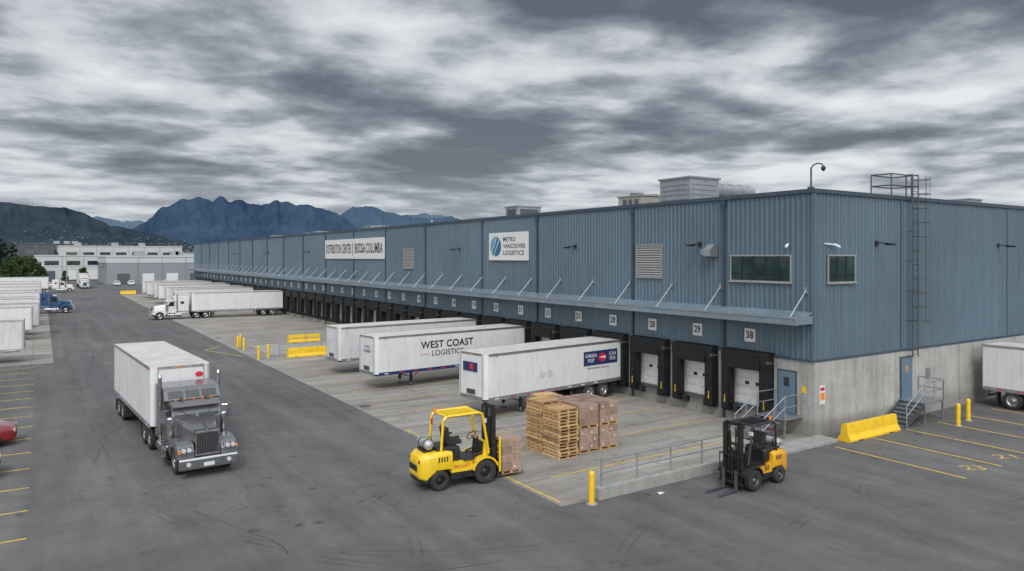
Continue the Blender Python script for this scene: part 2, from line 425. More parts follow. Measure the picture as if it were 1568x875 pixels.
# ------------------------------------------------------------------ main building
bld=empty('distribution_warehouse')
LEN=166; WID=62; H=11.75; PL=3.64
def corr(t0,t1,z0,z1,axis):
    b=MB(); t=t0; prof=[]
    while t<t1-.01:
        prof+= [(t,0),(t+.16,0),(t+.20,.055),(t+.26,.055)]; t+=.30
    prof.append((t1,0))
    vs=[]
    for (q,d) in prof:
        for z in (z0,z1):
            vs.append((-.03-d,q,z) if axis=='y' else (q,-.03-d,z))
    b.add(vs,[(2*i,2*i+2,2*i+3,2*i+1) for i in range(len(prof)-1)],'clad')
    return b
corr(0,LEN,PL,H-.05,'y').obj('dock_wall_cladding',bld)
corr(0,WID,PL,H-.05,'x').obj('end_wall_cladding',bld)
docks=[3.6+3.55*i for i in range(45)]
b=MB()
b.box(.0,WID,-.12,.25,-.2,PL,'cwall')
b.box(.3,WID,.3,LEN,H-.5,H-.3,'roof')
b.box(WID-.3,WID,.3,LEN,0,H,'fargrey'); b.box(.3,WID,LEN-.3,LEN,0,H,'fargrey')
for i in range(1,9): b.box(i*6.9-.012,i*6.9+.012,-.124,-.118,0,PL,'steel')
b.box(-.06,.3,-.118,LEN,-.2,.9,'cwall')
b.box(-.06,.3,-.118,LEN,3.15,PL,'cwall')
prev=-.118
for d in docks:
    b.box(-.06,.3,prev,d-1.1,.9,3.15,'cwall'); prev=d+1.1
b.box(-.06,.3,prev,LEN,.9,3.15,'cwall')
b.box(.31,.5,0,LEN,.5,3.4,'cblk')  # black sheet painted in for the dark interior behind open docks
b.obj('concrete_walls',bld)
b=MB()
b.box(-.16,.3,-.16,LEN+.1,H-.08,H+.12,'trim'); b.box(.3,WID,-.16,.3,H-.08,H+.118,'trim')
b.box(-.14,-.02,-.13,LEN,PL-.06,PL+.05,'trim'); b.box(0,WID,-.14,-.02,PL-.06,PL+.05,'trim')
b.box(-.12,.05,-.12,.05,PL+.05,H-.08,'clad')
seams=[5.3,12.4,22.7,30.6,41.2,50.7,60.1,70.1]+[70.1+9.6*i for i in range(1,10)]
for s in seams:
    b.box(-.17,-.03,s-.07,s+.07,5.98,H-.08,'trim'); b.box(-.17,-.07,s-.06,s+.06,.0,5.5,'trim')
    b.box(-.22,-.05,s-.12,s+.12,H-.45,H-.12,'trim')
for s in (7.6,19.9,32,44):
    b.box(s-.05,s+.05,-.12,-.03,PL+.05,H-.08,'clad')
b.obj('trim_and_downpipes',bld)
b=MB()
b.prism([(-1.25,5.62),(-1.25,5.66),(-.03,5.98),(-.03,5.90)],0,LEN,'canopy')
b.box(-1.42,-1.25,-.05,LEN,5.40,5.76,'canopy')
b.box(-1.45,-1.42,-.05,LEN,5.70,5.78,'galv')
b.box(-1.25,-.06,0,LEN,5.46,5.50,'trim')
b.box(-1.25,-.03,-.05,.0,5.42,5.80,'canopy')
rods=[.35]+[5.55+3.58*i for i in range(45)]
for s in rods:
    if s>LEN: break
    b.cyl((-.08,s,7.0),(-1.33,s,5.74),.035,'galv',8)
    b.box(-.12,-.05,s-.1,s+.1,6.85,7.15,'galv')
y=2.0
while y<LEN:
    b.box(-1.24,-.08,y-.04,y+.04,5.36,5.46,'trim'); y+=1.775
b.obj('dock_canopy',bld)
def dock(kind):
    b=MB(); dm='doorwhite'
    if kind!=2:
        for i in range(5):
            z0=.92+i*.45
            b.box(.12,.17,-1.1,1.1,z0,z0+.438,dm)
            b.box(.10,.12,-1.02,-.1,z0+.06,z0+.38,dm); b.box(.10,.12,.1,1.02,z0+.06,z0+.38,dm)
        b.box(.08,.1,-.45,-.2,1.95,2.12,'glass'); b.box(.08,.1,.2,.45,1.95,2.12,'glass')
    b.prism([(-.09,3.2),(-.62,3.15),(-.62,3.62),(-.5,3.78),(-.09,3.8)],-1.45,1.45,'shelter')
    for sg in (-1,1):
        y0,y1=sorted((sg*1.02,sg*1.45))
        b.prism([(-.07,.5),(-.07,3.2),(-.6,3.16),(-.6,.62),(-.45,.5)],y0,y1,'shelter')
        y0,y1=sorted((sg*.90,sg*1.02)); b.box(-.55,-.25,y0,y1,.9,3.14,'shelter')
        y0,y1=sorted((sg*1.2,sg*1.25)); b.box(-.612,-.6,y0,y1,.95,1.35,'yellow' if kind==1 else 'dgrey')
        for zc_ in (1.2,1.8,2.4): 
            y0,y1=sorted((sg*1.03,sg*1.44)); b.box(-.615,-.602,y0,y1,zc_,zc_+.03,'cblk')
        y0,y1=sorted((sg*.62,sg*.92)); b.box(-.34,-.062,y0,y1,.45,.88,'black')
    b.box(-.66,-.62,-1.0,1.0,2.86,3.5,'shelter')
    b.box(-.3,-.03,-.6,.6,.80,.885,'steel')
    b.box(-.1,.12,-1.1,1.1,.885,.92,'steel')
    b.box(-.2,-.062,1.55,1.75,1.5,1.95,'galv'); b.box(-.13,-.062,1.6,1.7,1.95,3.1,'galv')
    b.cyl((-.1,-1.62,3.3),(-.7,-1.62,3.35),.02,'galv',6); b.box(-.85,-.65,-1.69,-1.55,3.28,3.42,'steel')
    return b
d0=dock(1).obj('dock_door',bld,(0,docks[0],0))
d1=dock(0).obj('dock_door',bld,(0,docks[4],0))
d2=dock(2).obj('dock_door',bld,(0,docks[12],0))
for i,y in enumerate(docks):
    if i in (0,4,12): continue
    if y>LEN-2: continue
    src=d0 if i<3 else (d2 if i>8 and (i*7)%5<2 else d1)
    inst(src,'dock_door',(0,y,0),0,bld)
nums=['38','29','28','28','21','23','21','20','19','18','17','16','15','14','13','12','11','10','9','8','7','6','5','4','3','2','1']
b=MB()
for i,y in enumerate(docks[:44]):
    b.box(-.12,-.075,y-.33,y+.33,4.22,4.9,'sign')
b.obj('dock_number_plates',bld)
for i,y in enumerate(docks[:27]):
    text('dock_number',nums[i],'dark',(-.126,y,4.56),WX,WZ,.44 if len(nums[i])>1 else .2,.4,bld,.03)
b=MB()
b.box(-.10,-.058,.85,1.95,.95,3.05,'steel'); b.box(-.13,-.1,.92,1.88,.97,2.97,'bluedoor')
b.box(-.135,-.131,1.25,1.55,2.25,2.7,'glass'); b.box(-.19,-.13,.98,1.06,1.85,1.95,'galv')
b.box(-.075,-.062,.35,.58,2.05,2.35,'yellow')
def window(b,axis,a0,a1,z0,z1,n):
    def bx(p0,p1,q0,q1,r0,r1,k):
        if axis=='y': b.box(p0,p1,q0,q1,r0,r1,k)
        else: b.box(q0,q1,p0,p1,r0,r1,k)
    bx(-.105,-.03,a0,a1,z0,z1,'officeglass')
    f=.07
    bx(-.15,-.08,a0-f,a1+f,z1,z1+f,'louver'); bx(-.15,-.08,a0-f,a1+f,z0-f,z0,'louver'); bx(-.19,-.1,a0-f-.03,a1+f+.03,z0-f-.04,z0-f,'louver')
    for i in range(n+1):
        c=a0+(a1-a0)*i/n; bx(-.145,-.08,c-f/2,c+f/2,z0,z1,'cblk' if 0<i<n else 'louver')
    bx(-.14,-.085,a0,a1,z0+.28*(z1-z0),z0+.28*(z1-z0)+.04,'cblk')
window(b,'y',1.16,4.83,7.4,8.65,5); window(b,'x',1.0,3.26,7.4,8.65,3)
def louver(a0,a1,z0,z1):
    b.box(-.10,-.03,a0,a1,z0,z1,'fardark'); f=.07
    b.box(-.17,-.08,a0-f,a0,z0-f,z1+f,'louver'); b.box(-.17,-.08,a1,a1+f,z0-f,z1+f,'louver')
    b.box(-.17,-.08,a0,a1,z1,z1+f,'louver'); b.box(-.17,-.08,a0,a1,z0-f,z0,'louver')
    n=int((z1-z0)/.14)
    for i in range(n):
        z=z0+(z1-z0)*(i+.5)/n
        b.add([(-.105,a0,z+.05),(-.16,a0,z-.05),(-.16,a1,z-.05),(-.105,a1,z+.05)],[(0,1,2,3)],'louver')
louver(9.95,12.0,7.4,9.3); louver(43.9,46.1,7.5,9.4)
for y in (7.0,18.2,34.5,56,77,98,120):
    b.box(-.16,-.05,y-.1,y+.1,9.2,9.45,'cblk'); b.cyl((-.1,y,9.35),(-.75,y,9.3),.03,'cblk',6); b.box(-1.05,-.6,y-.12,y+.12,9.2,9.3,'cblk')
for x in (5.2,18.6,30):
    b.box(x-.1,x+.1,-.16,-.05,9.2,9.45,'cblk'); b.cyl((x,-.1,9.35),(x,-.75,9.3),.03,'cblk',6); b.box(x-.12,x+.12,-1.05,-.6,9.2,9.3,'cblk')
b.prism([(-.1,8.6),(-.75,8.65),(-.75,9.0),(-.35,9.3),(-.1,9.3)],5.7,6.2,'galv'); b.box(-.5,-.1,6.25,6.6,8.75,9.05,'galv')
for (x,y) in ((-.2,1.3),(1.4,-.2)):
    b.cyl((x*.5,y*.5 if x>0 else y,9.25),(x,y,9.2),.04,'white',8); b.cyl((x,y,9.2),(x*1.6 if x<0 else x,y*2.4 if y<0 else y,9.08),.07,'white',10)
b.box(.3,.72,-.135,-.121,1.55,2.45,'sign'); b.box(.35,.67,-.139,-.136,1.75,2.1,'orange')
b.box(.35,.67,-.139,-.136,2.2,2.35,'dred')
b.box(7.35,8.55,-.16,-.122,1.05,3.3,'steel'); b.box(7.45,8.45,-.19,-.16,1.07,3.2,'bluedoor'); b.box(7.85,8.05,-.195,-.191,2.5,2.8,'orange')
b.box(10.0,10.3,-.25,-.125,2.0,2.5,'galv')
b.obj('doors_windows_and_fixtures',bld,bevel=.006)
b=MB()
b.box(2.6,5.2,10.2,12.8,H-.3,13.5,'hvac'); b.box(2.5,5.3,10.1,12.9,13.5,13.62,'hvac')
for z in (12.2,12.5,12.8,13.1): b.box(2.56,2.6,10.4,12.6,z,z+.1,'galv'); b.box(2.8,5.0,10.16,10.2,z,z+.1,'galv')
b.cyl((5.2,11.2,12.95),(9.2,11.2,12.95),.48,'galv',20); b.lathe((9.2,11.2,12.95),(1,0,0),[(.48,0),(.5,.05),(.42,.3),(.2,.5),(.01,.52)],'galv',20)
for x in (6.2,7.2,8.2): b.cyl((x,11.2,12.95),(x+.06,11.2,12.95),.51,'galv',20)
b.box(7,7.2,10.8,11.6,H-.3,12.6,'steel')
b.box(4.2,7.2,16.2,18.6,H-.3,12.9,'beige'); b.box(4.1,7.3,16.1,18.7,12.9,13.0,'beige')
for x in (4.9,6.4): b.cyl((x,17.4,13.0),(x,17.4,13.15),.5,'steel',18)
for y in (16.5,17.1,17.7): b.box(4.16,4.2,y,y+.4,12.1,12.7,'fardark')
for (x,y,w,d,h,k) in [(5,33,2.6,2,1.7,'hvac'),(33,8,2,2,1.9,'hvac'),(6,70,2.5,2.5,1.3,'hvac'),(6,92,2.5,2,1.2,'beige'),(8,104,3,2,1.3,'hvac'),(6,118,3,2,1.2,'hvac'),(9,138,3,2,1.3,'beige'),(22,40,3,3,1.6,'hvac')]:
    b.box(x,x+w,y,y+d,H-.3,H-.3+h,k); b.box(x-.08,x+w+.08,y-.08,y+d+.08,H-.3+h,H-.2+h,k)
    b.box(x-.03,x,y+.3,y+d-.3,H+.1,H-.5+h,'steel'); b.box(x+.3,x+w-.3,y-.03,y,H+.1,H-.5+h,'steel')
for y in (48,62): b.cyl((4,y,H-.3),(4,y,H+.8),.12,'galv',10)
b.obj('rooftop_units',bld,bevel=.02)
b=MB(); b.cyl((.25,.3,H),(.25,.3,12.9),.045,'steel',10)
b.pipe([(.25,.3,12.9),(.30,.2,13.05),(.42,.05,13.12),(.55,-.08,13.08),(.6,-.12,12.98)],.035,'steel')
b.lathe((.6,-.12,12.98),(0,0,-1),[(.06,0),(.11,.05),(.11,.14),(.07,.22),(.01,.25)],'cblk',14)
b.box(.13,.37,.2,.42,H,H+.25,'steel'); b.obj('security_camera')
b=MB(); lx0,lx1=8.05,8.6
for x in (lx0,lx1):
    b.cyl((x,-.45,3.25),(x,-.45,13.0),.035,'steel',8)
z=3.4
while z<12.9: b.cyl((lx0,-.45,z),(lx1,-.45,z),.018,'steel',6); z+=.3
z=3.6
while z<11.7:
    for x in (lx0,lx1): b.cyl((x,-.03,z),(x,-.45,z),.02,'steel',6)
    z+=1.6
z=5.2
while z<13:
    pts=[(lx0,-.45,z),(lx0-.1,-.8,z),(lx0+.08,-1.1,z),(lx1-.08,-1.1,z),(lx1+.1,-.8,z),(lx1,-.45,z)]
    b.pipe(pts,.02,'steel',6); z+=.75
for x,y in ((lx0-.1,-.8),(lx0+.08,-1.1),(lx1-.08,-1.1),(lx1+.1,-.8)): b.cyl((x,y,5.2),(x,y,12.9),.015,'steel',6)
for (x,y) in ((6.6,-.1),(8.05,-.1),(8.6,-.1),(6.6,1.0),(8.6,1.0)): b.cyl((x,y,H),(x,y,13.0),.04,'steel',8)
for z in (12.4,13.0): b.pipe([(8.05,-.45,z),(8.05,-.1,z),(6.6,-.1,z),(6.6,1.0,z),(8.6,1.0,z),(8.6,-.45,z)],.035,'steel')
b.obj('roof_access_ladder')

s=empty('company_wall_sign')
b=MB(); b.box(-.2,-.08,23.8,29.4,8.35,10.55,'sign'); 
cy,cz,r=28.35,9.45,.82
for j,(w0,w1,k) in enumerate([(-1,-.42,'teal2'),(-.32,.12,'teal'),(.22,1,'teal')]):
    n=14; vs=[];
    for i in range(n+1):
        zz_=-1+2*i/n
        for w in (w0,w1):
            bend=.45*math.sin(zz_*1.6)
            yy=w+ (bend if abs(w)<.9 else 0)
            lim=math.sqrt(max(0,1-zz_*zz_)); yy=max(-lim,min(lim,yy))
            vs.append((-.204,cy-yy*r,cz+zz_*r))
    b.add(vs,[(2*i,2*i+1,2*i+3,2*i+2) for i in range(n)],k)
b.obj('panel',s)
for i,tx in enumerate(('METRO','VANCOUVER','LOGISTICS')):
    w=(1.75,3.15,2.95)[i]
    text('lettering',tx,'dark',(-.206,27.25-w/2,9.98-.53*i),WX,WZ,w,.36,s,.02)
s=empty('building_name_sign')
b=MB(); b.box(-.2,-.08,50.9,70.0,8.4,10.75,'sign'); b.obj('panel',s,bevel=.02)
text('lettering','DISTRIBUTION CENTER','dark',(-.206,65.15,9.55),WX,WZ,8.9,1.15,s,.022)
text('lettering','BRITISH COLUMBIA','dark',(-.206,55.45,9.55),WX,WZ,8.3,1.15,s,.022)
b=MB(); b.box(-.208,-.203,60.13,60.3,8.8,10.3,'dark'); b.obj('divider',s)

# ------------------------------------------------------------------ stairs & rails
def railing(b,p0,p1,n,h=1.05,r=.03,k='galv'):
    p0=Vector(p0);p1=Vector(p1)
    for i in range(n+1):
        p=p0.lerp(p1,i/n); b.cyl(p,p+Vector((0,0,h)),r,k,8)
    for f in (1,.52): b.cyl(p0+Vector((0,0,h*f)),p1+Vector((0,0,h*f)),r,k,8)
b=MB()
b.box(-1.5,-.07,.5,2.1,.87,.95,'galv'); 
for (x,y) in ((-1.45,.55),(-1.45,2.05)): b.box(x-.04,x+.04,y-.04,y+.04,0,.87,'galv')
for i in range(5):
    x=-1.5-.3*(i+1); z=.95-.17*(i+1); b.box(x,x+.3,.55,2.05,z-.04,z,'galv')
for y in (.52,2.08):
    b.add([(-1.5,y-.02,.95),(-1.5,y-.02,.70),(-3.1,y-.02,0),(-3.1,y-.02,.22),(-1.5,y+.02,.95),(-1.5,y+.02,.70),(-3.1,y+.02,0),(-3.1,y+.02,.22)],[(0,1,2,3),(4,5,6,7),(0,1,5,4),(1,2,6,5),(2,3,7,6),(3,0,4,7)],'steel')
    railing(b,(-1.45,y,.95),(-.15,y,.95),1)
    for f in (1.0,.5): b.cyl((-1.45,y,.95+1.05*f),(-3.1,y,.1+1.0*f),.03,'galv',8)
    b.cyl((-3.1,y,0),(-3.1,y,1.1),.03,'galv',8); b.cyl((-2.3,y,.4),(-2.3,y,1.58),.03,'galv',8)
b.obj('metal_stairs')
b=MB()
b.box(7.2,9.2,-1.5,-.13,1.0,1.08,'galv')
for (x,y) in ((7.3,-1.45),(9.1,-1.45)): b.box(x-.04,x+.04,y-.04,y+.04,0,1.0,'galv')
for i in range(6):
    x=7.2-.28*(i+1); z=1.08-.17*(i+1); b.box(x,x+.28,-1.45,-.3,z-.04,z,'galv'); b.box(x+.26,x+.28,-1.45,-.3,z,z+.13,'steel')
for y in (-1.48,-.27):
    b.add([(7.2,y-.02,1.08),(7.2,y-.02,.80),(5.5,y-.02,0),(5.5,y-.02,.22),(7.2,y+.02,1.08),(7.2,y+.02,.80),(5.5,y+.02,0),(5.5,y+.02,.22)],[(0,1,2,3),(4,5,6,7),(0,1,5,4),(1,2,6,5),(2,3,7,6),(3,0,4,7)],'steel')
y=-1.48
railing(b,(7.25,y,1.08),(9.15,y,1.08),2); railing(b,(9.15,y,1.08),(9.15,-.2,1.08),1)
for f in (1.0,.5): b.cyl((7.25,y,1.08+1.05*f),(5.5,y,.1+1.0*f),.03,'galv',8)
b.cyl((5.5,y,0),(5.5,y,1.1),.03,'galv',8)
b.obj('metal_stairs')
b=MB(); b.box(-3.6,.2,-1.15,-.13,-.1,.14,'curb'); b.obj('concrete_kerb',bevel=.02)
b=MB(); b.box(-14.3,-7.0,-1.25,-.98,-.1,.42,'curb'); b.obj('kerb_wall',bevel=.025)
b=MB(); railing(b,(-14.1,-1.1,.42),(-7.2,-1.1,.42),4,.95); b.obj('handrail')
b=MB(); railing(b,(-14.9,50.6,0),(-2.5,50.6,0),6); railing(b,(-13.6,42.2,0),(-2.5,42.2,0),6); b.obj('handrail')
b=MB(); b.box(-14.2,-2.2,42.6,50.2,-.1,.12,'curb'); b.obj('concrete_kerb',bevel=.03)
b=MB(); b.cyl((0,0,0),(0,0,1.05),.11,'yellow',18); b.lathe((0,0,1.05),(0,0,1),[(.11,0),(.10,.04),(.06,.085),(.005,.1)],'yellow',18)
b.lathe((0,0,0),(0,0,1),[(.2,0),(.19,.03),(.11,.035)],'curb',18)
bo=b.obj('bollard',None,(-14.75,-1.35,0))
for p in [(-15.6,41.2),(-14.6,42.0),(-15.3,50.2),(-15.2,48.2),(-14.8,51.4),(8.3,-2.6),(10.0,-2.3)]:
    inst(bo,'bollard',(p[0],p[1],0))
def barrier(L):
    b=MB(); pr=[(-.32,0),(-.32,.1),(-.17,.32),(-.1,.8),(.1,.8),(.17,.32),(.32,.1),(.32,0)]
    b.add([(-L/2,y,z) for y,z in pr]+[(L/2,y,z) for y,z in pr],[(i,(i+1)%8,8+(i+1)%8,8+i) for i in range(8)]+[tuple(range(8)),tuple(range(8,16))],'yellow')
    for x in (-L*.3,L*.3): b.box(x-.2,x+.2,-.325,.325,-.01,.06,'cblk')
    return b
barrier(4.3).obj('traffic_barrier',None,(2.65,-1.25,0),0,.02)
barrier(3.4).obj('traffic_barrier',None,(-11.5,41.2,0),.02,.02); barrier(3.2).obj('traffic_barrier',None,(-8.6,51.6,0),0,.02)
barrier(3.2).obj('traffic_barrier',None,(-14,168,0),0,.02)

# ------------------------------------------------------------------ trailers
def trailer(b,L,top=3.5,fl=1.05,w=2.5,side='twhite',boogie=2.2,roof='troof',strip='galv'):
    h=w/2
    pts=[(-.02,-h+.14),(0,-h+.3),(0,h-.3),(-.02,h-.14),(-.14,h-.02),(-.3,h),(-L,h),(-L,-h),(-.3,-h),(-.14,-h+.02)]
    n=len(pts)
    b.add([(x,y,fl) for x,y in pts]+[(x,y,top) for x,y in pts],[(i,(i+1)%n,n+(i+1)%n,n+i) for i in range(n)],side)
    b.add([(x,y,top) for x,y in pts],[tuple(range(n))],roof); b.add([(x,y,fl) for x,y in pts],[tuple(range(n))],'steel')
    x=-1.2
    while x>-L+.3: b.box(x-.03,x+.03,-h+.05,h-.05,top,top+.008,roof); x-=1.22
    for sg in (-1,1):
        y0,y1=sorted((sg*h,sg*(h+.02)))
        b.box(-L,-.2,y0-.0,y1+.0,top-.12,top+.015,'alu'); y0,y1=sorted((sg*(h-.01),sg*(h+.025)))
        b.box(-L,-.2,y0,y1,fl-.1,fl+.1,strip)
        x=-.9
        while x>-L+.3:
            y0,y1=sorted((sg*(h-.005),sg*(h+.007))); b.box(x-.012,x+.012,y0,y1,fl+.1,top-.12,'troof')
            x-=1.22
        x=-.6
        while x>-L+.3:
            y0,y1=sorted((sg*(h+.025),sg*(h+.03))); b.box(x-.3,x,y0,y1,fl-.03,fl+.03,'dred' if int(x*7)%2 else 'sign'); x-=1.1
        b.box(-.8,-.7,sg*h-.02 if sg>0 else -h-.03,sg*h+.03 if sg>0 else -h+.02,top-.2,top-.15,'orange')
    b.box(0,.02,-h+.3,h-.3,top-.1,top+.012,'alu'); b.box(0,.025,-h+.3,h-.3,fl-.1,fl+.12,'alu')
    for y in (-h+.3,h-.3): b.box(.0,.015,y-.02,y+.02,fl,top,'alu')
    for y in (-.9,-.15,0,.15,.9): b.box(.012,.03,y-.04,y+.04,top-.07,top-.02,'orange')
    b.box(.02,.06,-.35,.35,fl+.2,fl+.45,'steel'); b.box(.015,.03,-.3,.3,fl+1.5,fl+1.85,'sign')
    b.box(-L-.03,-L,-h,h,fl-.15,fl+.02,'steel'); b.box(-L-.03,-L,-h,h,top-.12,top,'alu')
    for y in (-h+.03,0,h-.03): b.box(-L-.03,-L,y-.03,y+.03,fl,top,'alu')
    for y in (-.5,-.25,.25,.5): b.cyl((-L-.05,y,fl),(-L-.05,y,top-.1),.018,'galv',6)
    b.box(-L-.02,-L+.1,-.8,.8,.5,.6,'steel'); 
    for y in (-.6,.6): b.box(-L,-L+.08,y-.04,y+.04,.55,fl-.1,'steel')
    for y in (-.45,.45): b.box(-L+.2,-.3,y-.05,y+.05,fl-.2,fl,'steel')
    b.box(-1.4,-.4,-.6,.6,fl-.22,fl-.1,'steel')
    for y in (-.75,.75):
        b.box(-2.95,-2.8,y-.07,y+.07,.25,fl,'cblk'); b.box(-3.05,-2.7,y-.14,y+.14,.0,.05,'cblk'); b.cyl((-2.87,y,.05),(-2.87,y,.3),.04,'galv',8)
        b.bar((-2.87,y,.45),(-3.7,y*.7,fl-.1),.04,'cblk')
    b.bar((-2.87,-.75,.6),(-2.87,.75,.6),.04,'cblk'); b.bar((-2.87,-.75,.3),(-2.87,.75,.95),.025,'cblk')
    for xx in (-L+boogie-.62,-L+boogie+.62):
        b.cyl((xx,-1.1,.5),(xx,1.1,.5),.07,'steel',8)
        for sg in (-1,1):
            b.wheel((xx,sg*1.12,.5),.5,.26); b.wheel((xx,sg*.82,.5),.5,.26,'steel',16)
    b.box(-L+boogie-1.2,-L+boogie+1.2,-.6,.6,.6,fl-.15,'steel')
    for y in (-1.0,1.0):
        b.box(-L+boogie-1.42,-L+boogie-1.38,y-.28,y+.28,.2,.8,'black')
        b.box(-L+boogie+1.4,-L+boogie+1.43,y-.28,y+.28,.3,.85,'black')
    return b
def place_trailer(rear,nose,name='semi_trailer',**kw):
    rx,ry=rear;nx,ny=nose; L=math.hypot(nx-rx,ny-ry); a=math.atan2(ny-ry,nx-rx)
    b=MB(); trailer(b,L,**kw); return b.obj(name,None,(nx,ny,0),a,.01),L
t1,L1=place_trailer((-.72,14.25),(-11.4,12.85),top=3.45)
t2,L2=place_trailer((-.72,24.9),(-13.0,23.75),top=3.45,side='twhite',strip='navy')
t3,L3=place_trailer((-.72,32.0),(-12.8,31.1),top=3.45,side='twhite2')
SX,SZ=(-1,0,0),(0,0,1)
b=MB(); b.box(-L1+.35,-L1+3.35,1.262,1.268,2.1,2.95,'navy')
n=16
b.add([(-L1+1.72+.34*math.cos(2*math.pi*i/n),1.2705,2.53+.26*math.sin(2*math.pi*i/n)) for i in range(n)],[tuple(range(n))],'dred')
b.add([(-L1+1.45,1.272,2.62),(-L1+2.0,1.272,2.53),(-L1+1.45,1.272,2.44)],[(0,1,2)],'sign')
b.box(-L1+.0,-L1+.03,1.262,1.268,2.1,2.95,'dred')
for x in (3.2,3.75):
    b.add([(-x-.9,1.268,1.75),(-x-.65,1.268,2.0),(-x-.9,1.268,2.25),(-x-1.15,1.268,2.0)],[(0,1,2,3)],'troof')
b.obj('side_graphics',t1)
text('lettering','CANADA\nPOST','sign',(-L1+2.72,1.273,2.53),SX,SZ,1.0,.52,t1,.02)
text('lettering','CAN\nPOS','sign',(-L1+.8,1.273,2.53),SX,SZ,.62,.52,t1,.02)
b=MB(); b.box(.03,.036,-.7,.55,2.45,2.95,'navy'); b.box(.036,.04,-.1,.2,2.55,2.85,'dred'); b.obj('nose_graphics',t1)
text('lettering','POSTES CANADA  www.mail.ca','navy',(-L1+2.1,1.27,1.93),SX,SZ,1.9,.1,t1,.01)
text('lettering','WEST COAST','dark',(-5.5,1.27,2.66),SX,SZ,4.3,.50,t2,.02)
text('lettering','LOGISTICS','dgrey',(-5.5,1.27,2.08),SX,SZ,2.6,.38,t2,.01)
b=MB(); b.box(-4.05,-3.35,1.262,1.268,2.05,2.09,'orange'); b.box(-7.65,-6.95,1.262,1.268,2.05,2.09,'orange'); b.obj('side_graphics',t2)
text('lettering','WEST\nCOAST','navy',(.035,.1,2.6),(0,1,0),SZ,.9,.45,t2,.01)
for (i,nx,top) in [(24,-13.2,3.6),(29,-13,3.5),(31,-13.2,3.5),(34,-13,3.5),(35,-13.3,3.6),(39,-13,3.5),(41,-13,3.5)]:
    y=docks[i]; place_trailer((-.72,y),(nx,y+.2),top=top,side='twhite2' if i%2 else 'twhite')
for (y,nx,top) in [(51.3,-32.0,3.5),(70,-31.6,3.5),(75.5,-31.0,3.6),(88,-31,3.5),(93,-31.4,3.5),(104,-31,3.6),(114,-31.3,3.5),(118,-31,3.5),(128,-30.8,3.6),(133,-31,3.5),(147,-31,3.5),(152,-31,3.5),(166,-31,3.5)]:
    place_trailer((nx-13.5,y),(nx,y),top=top,side='twhite2' if int(y)%2 else 'twhite')
place_trailer((16.1,-.9),(16.1,-13.5),top=3.55,boogie=2.1)

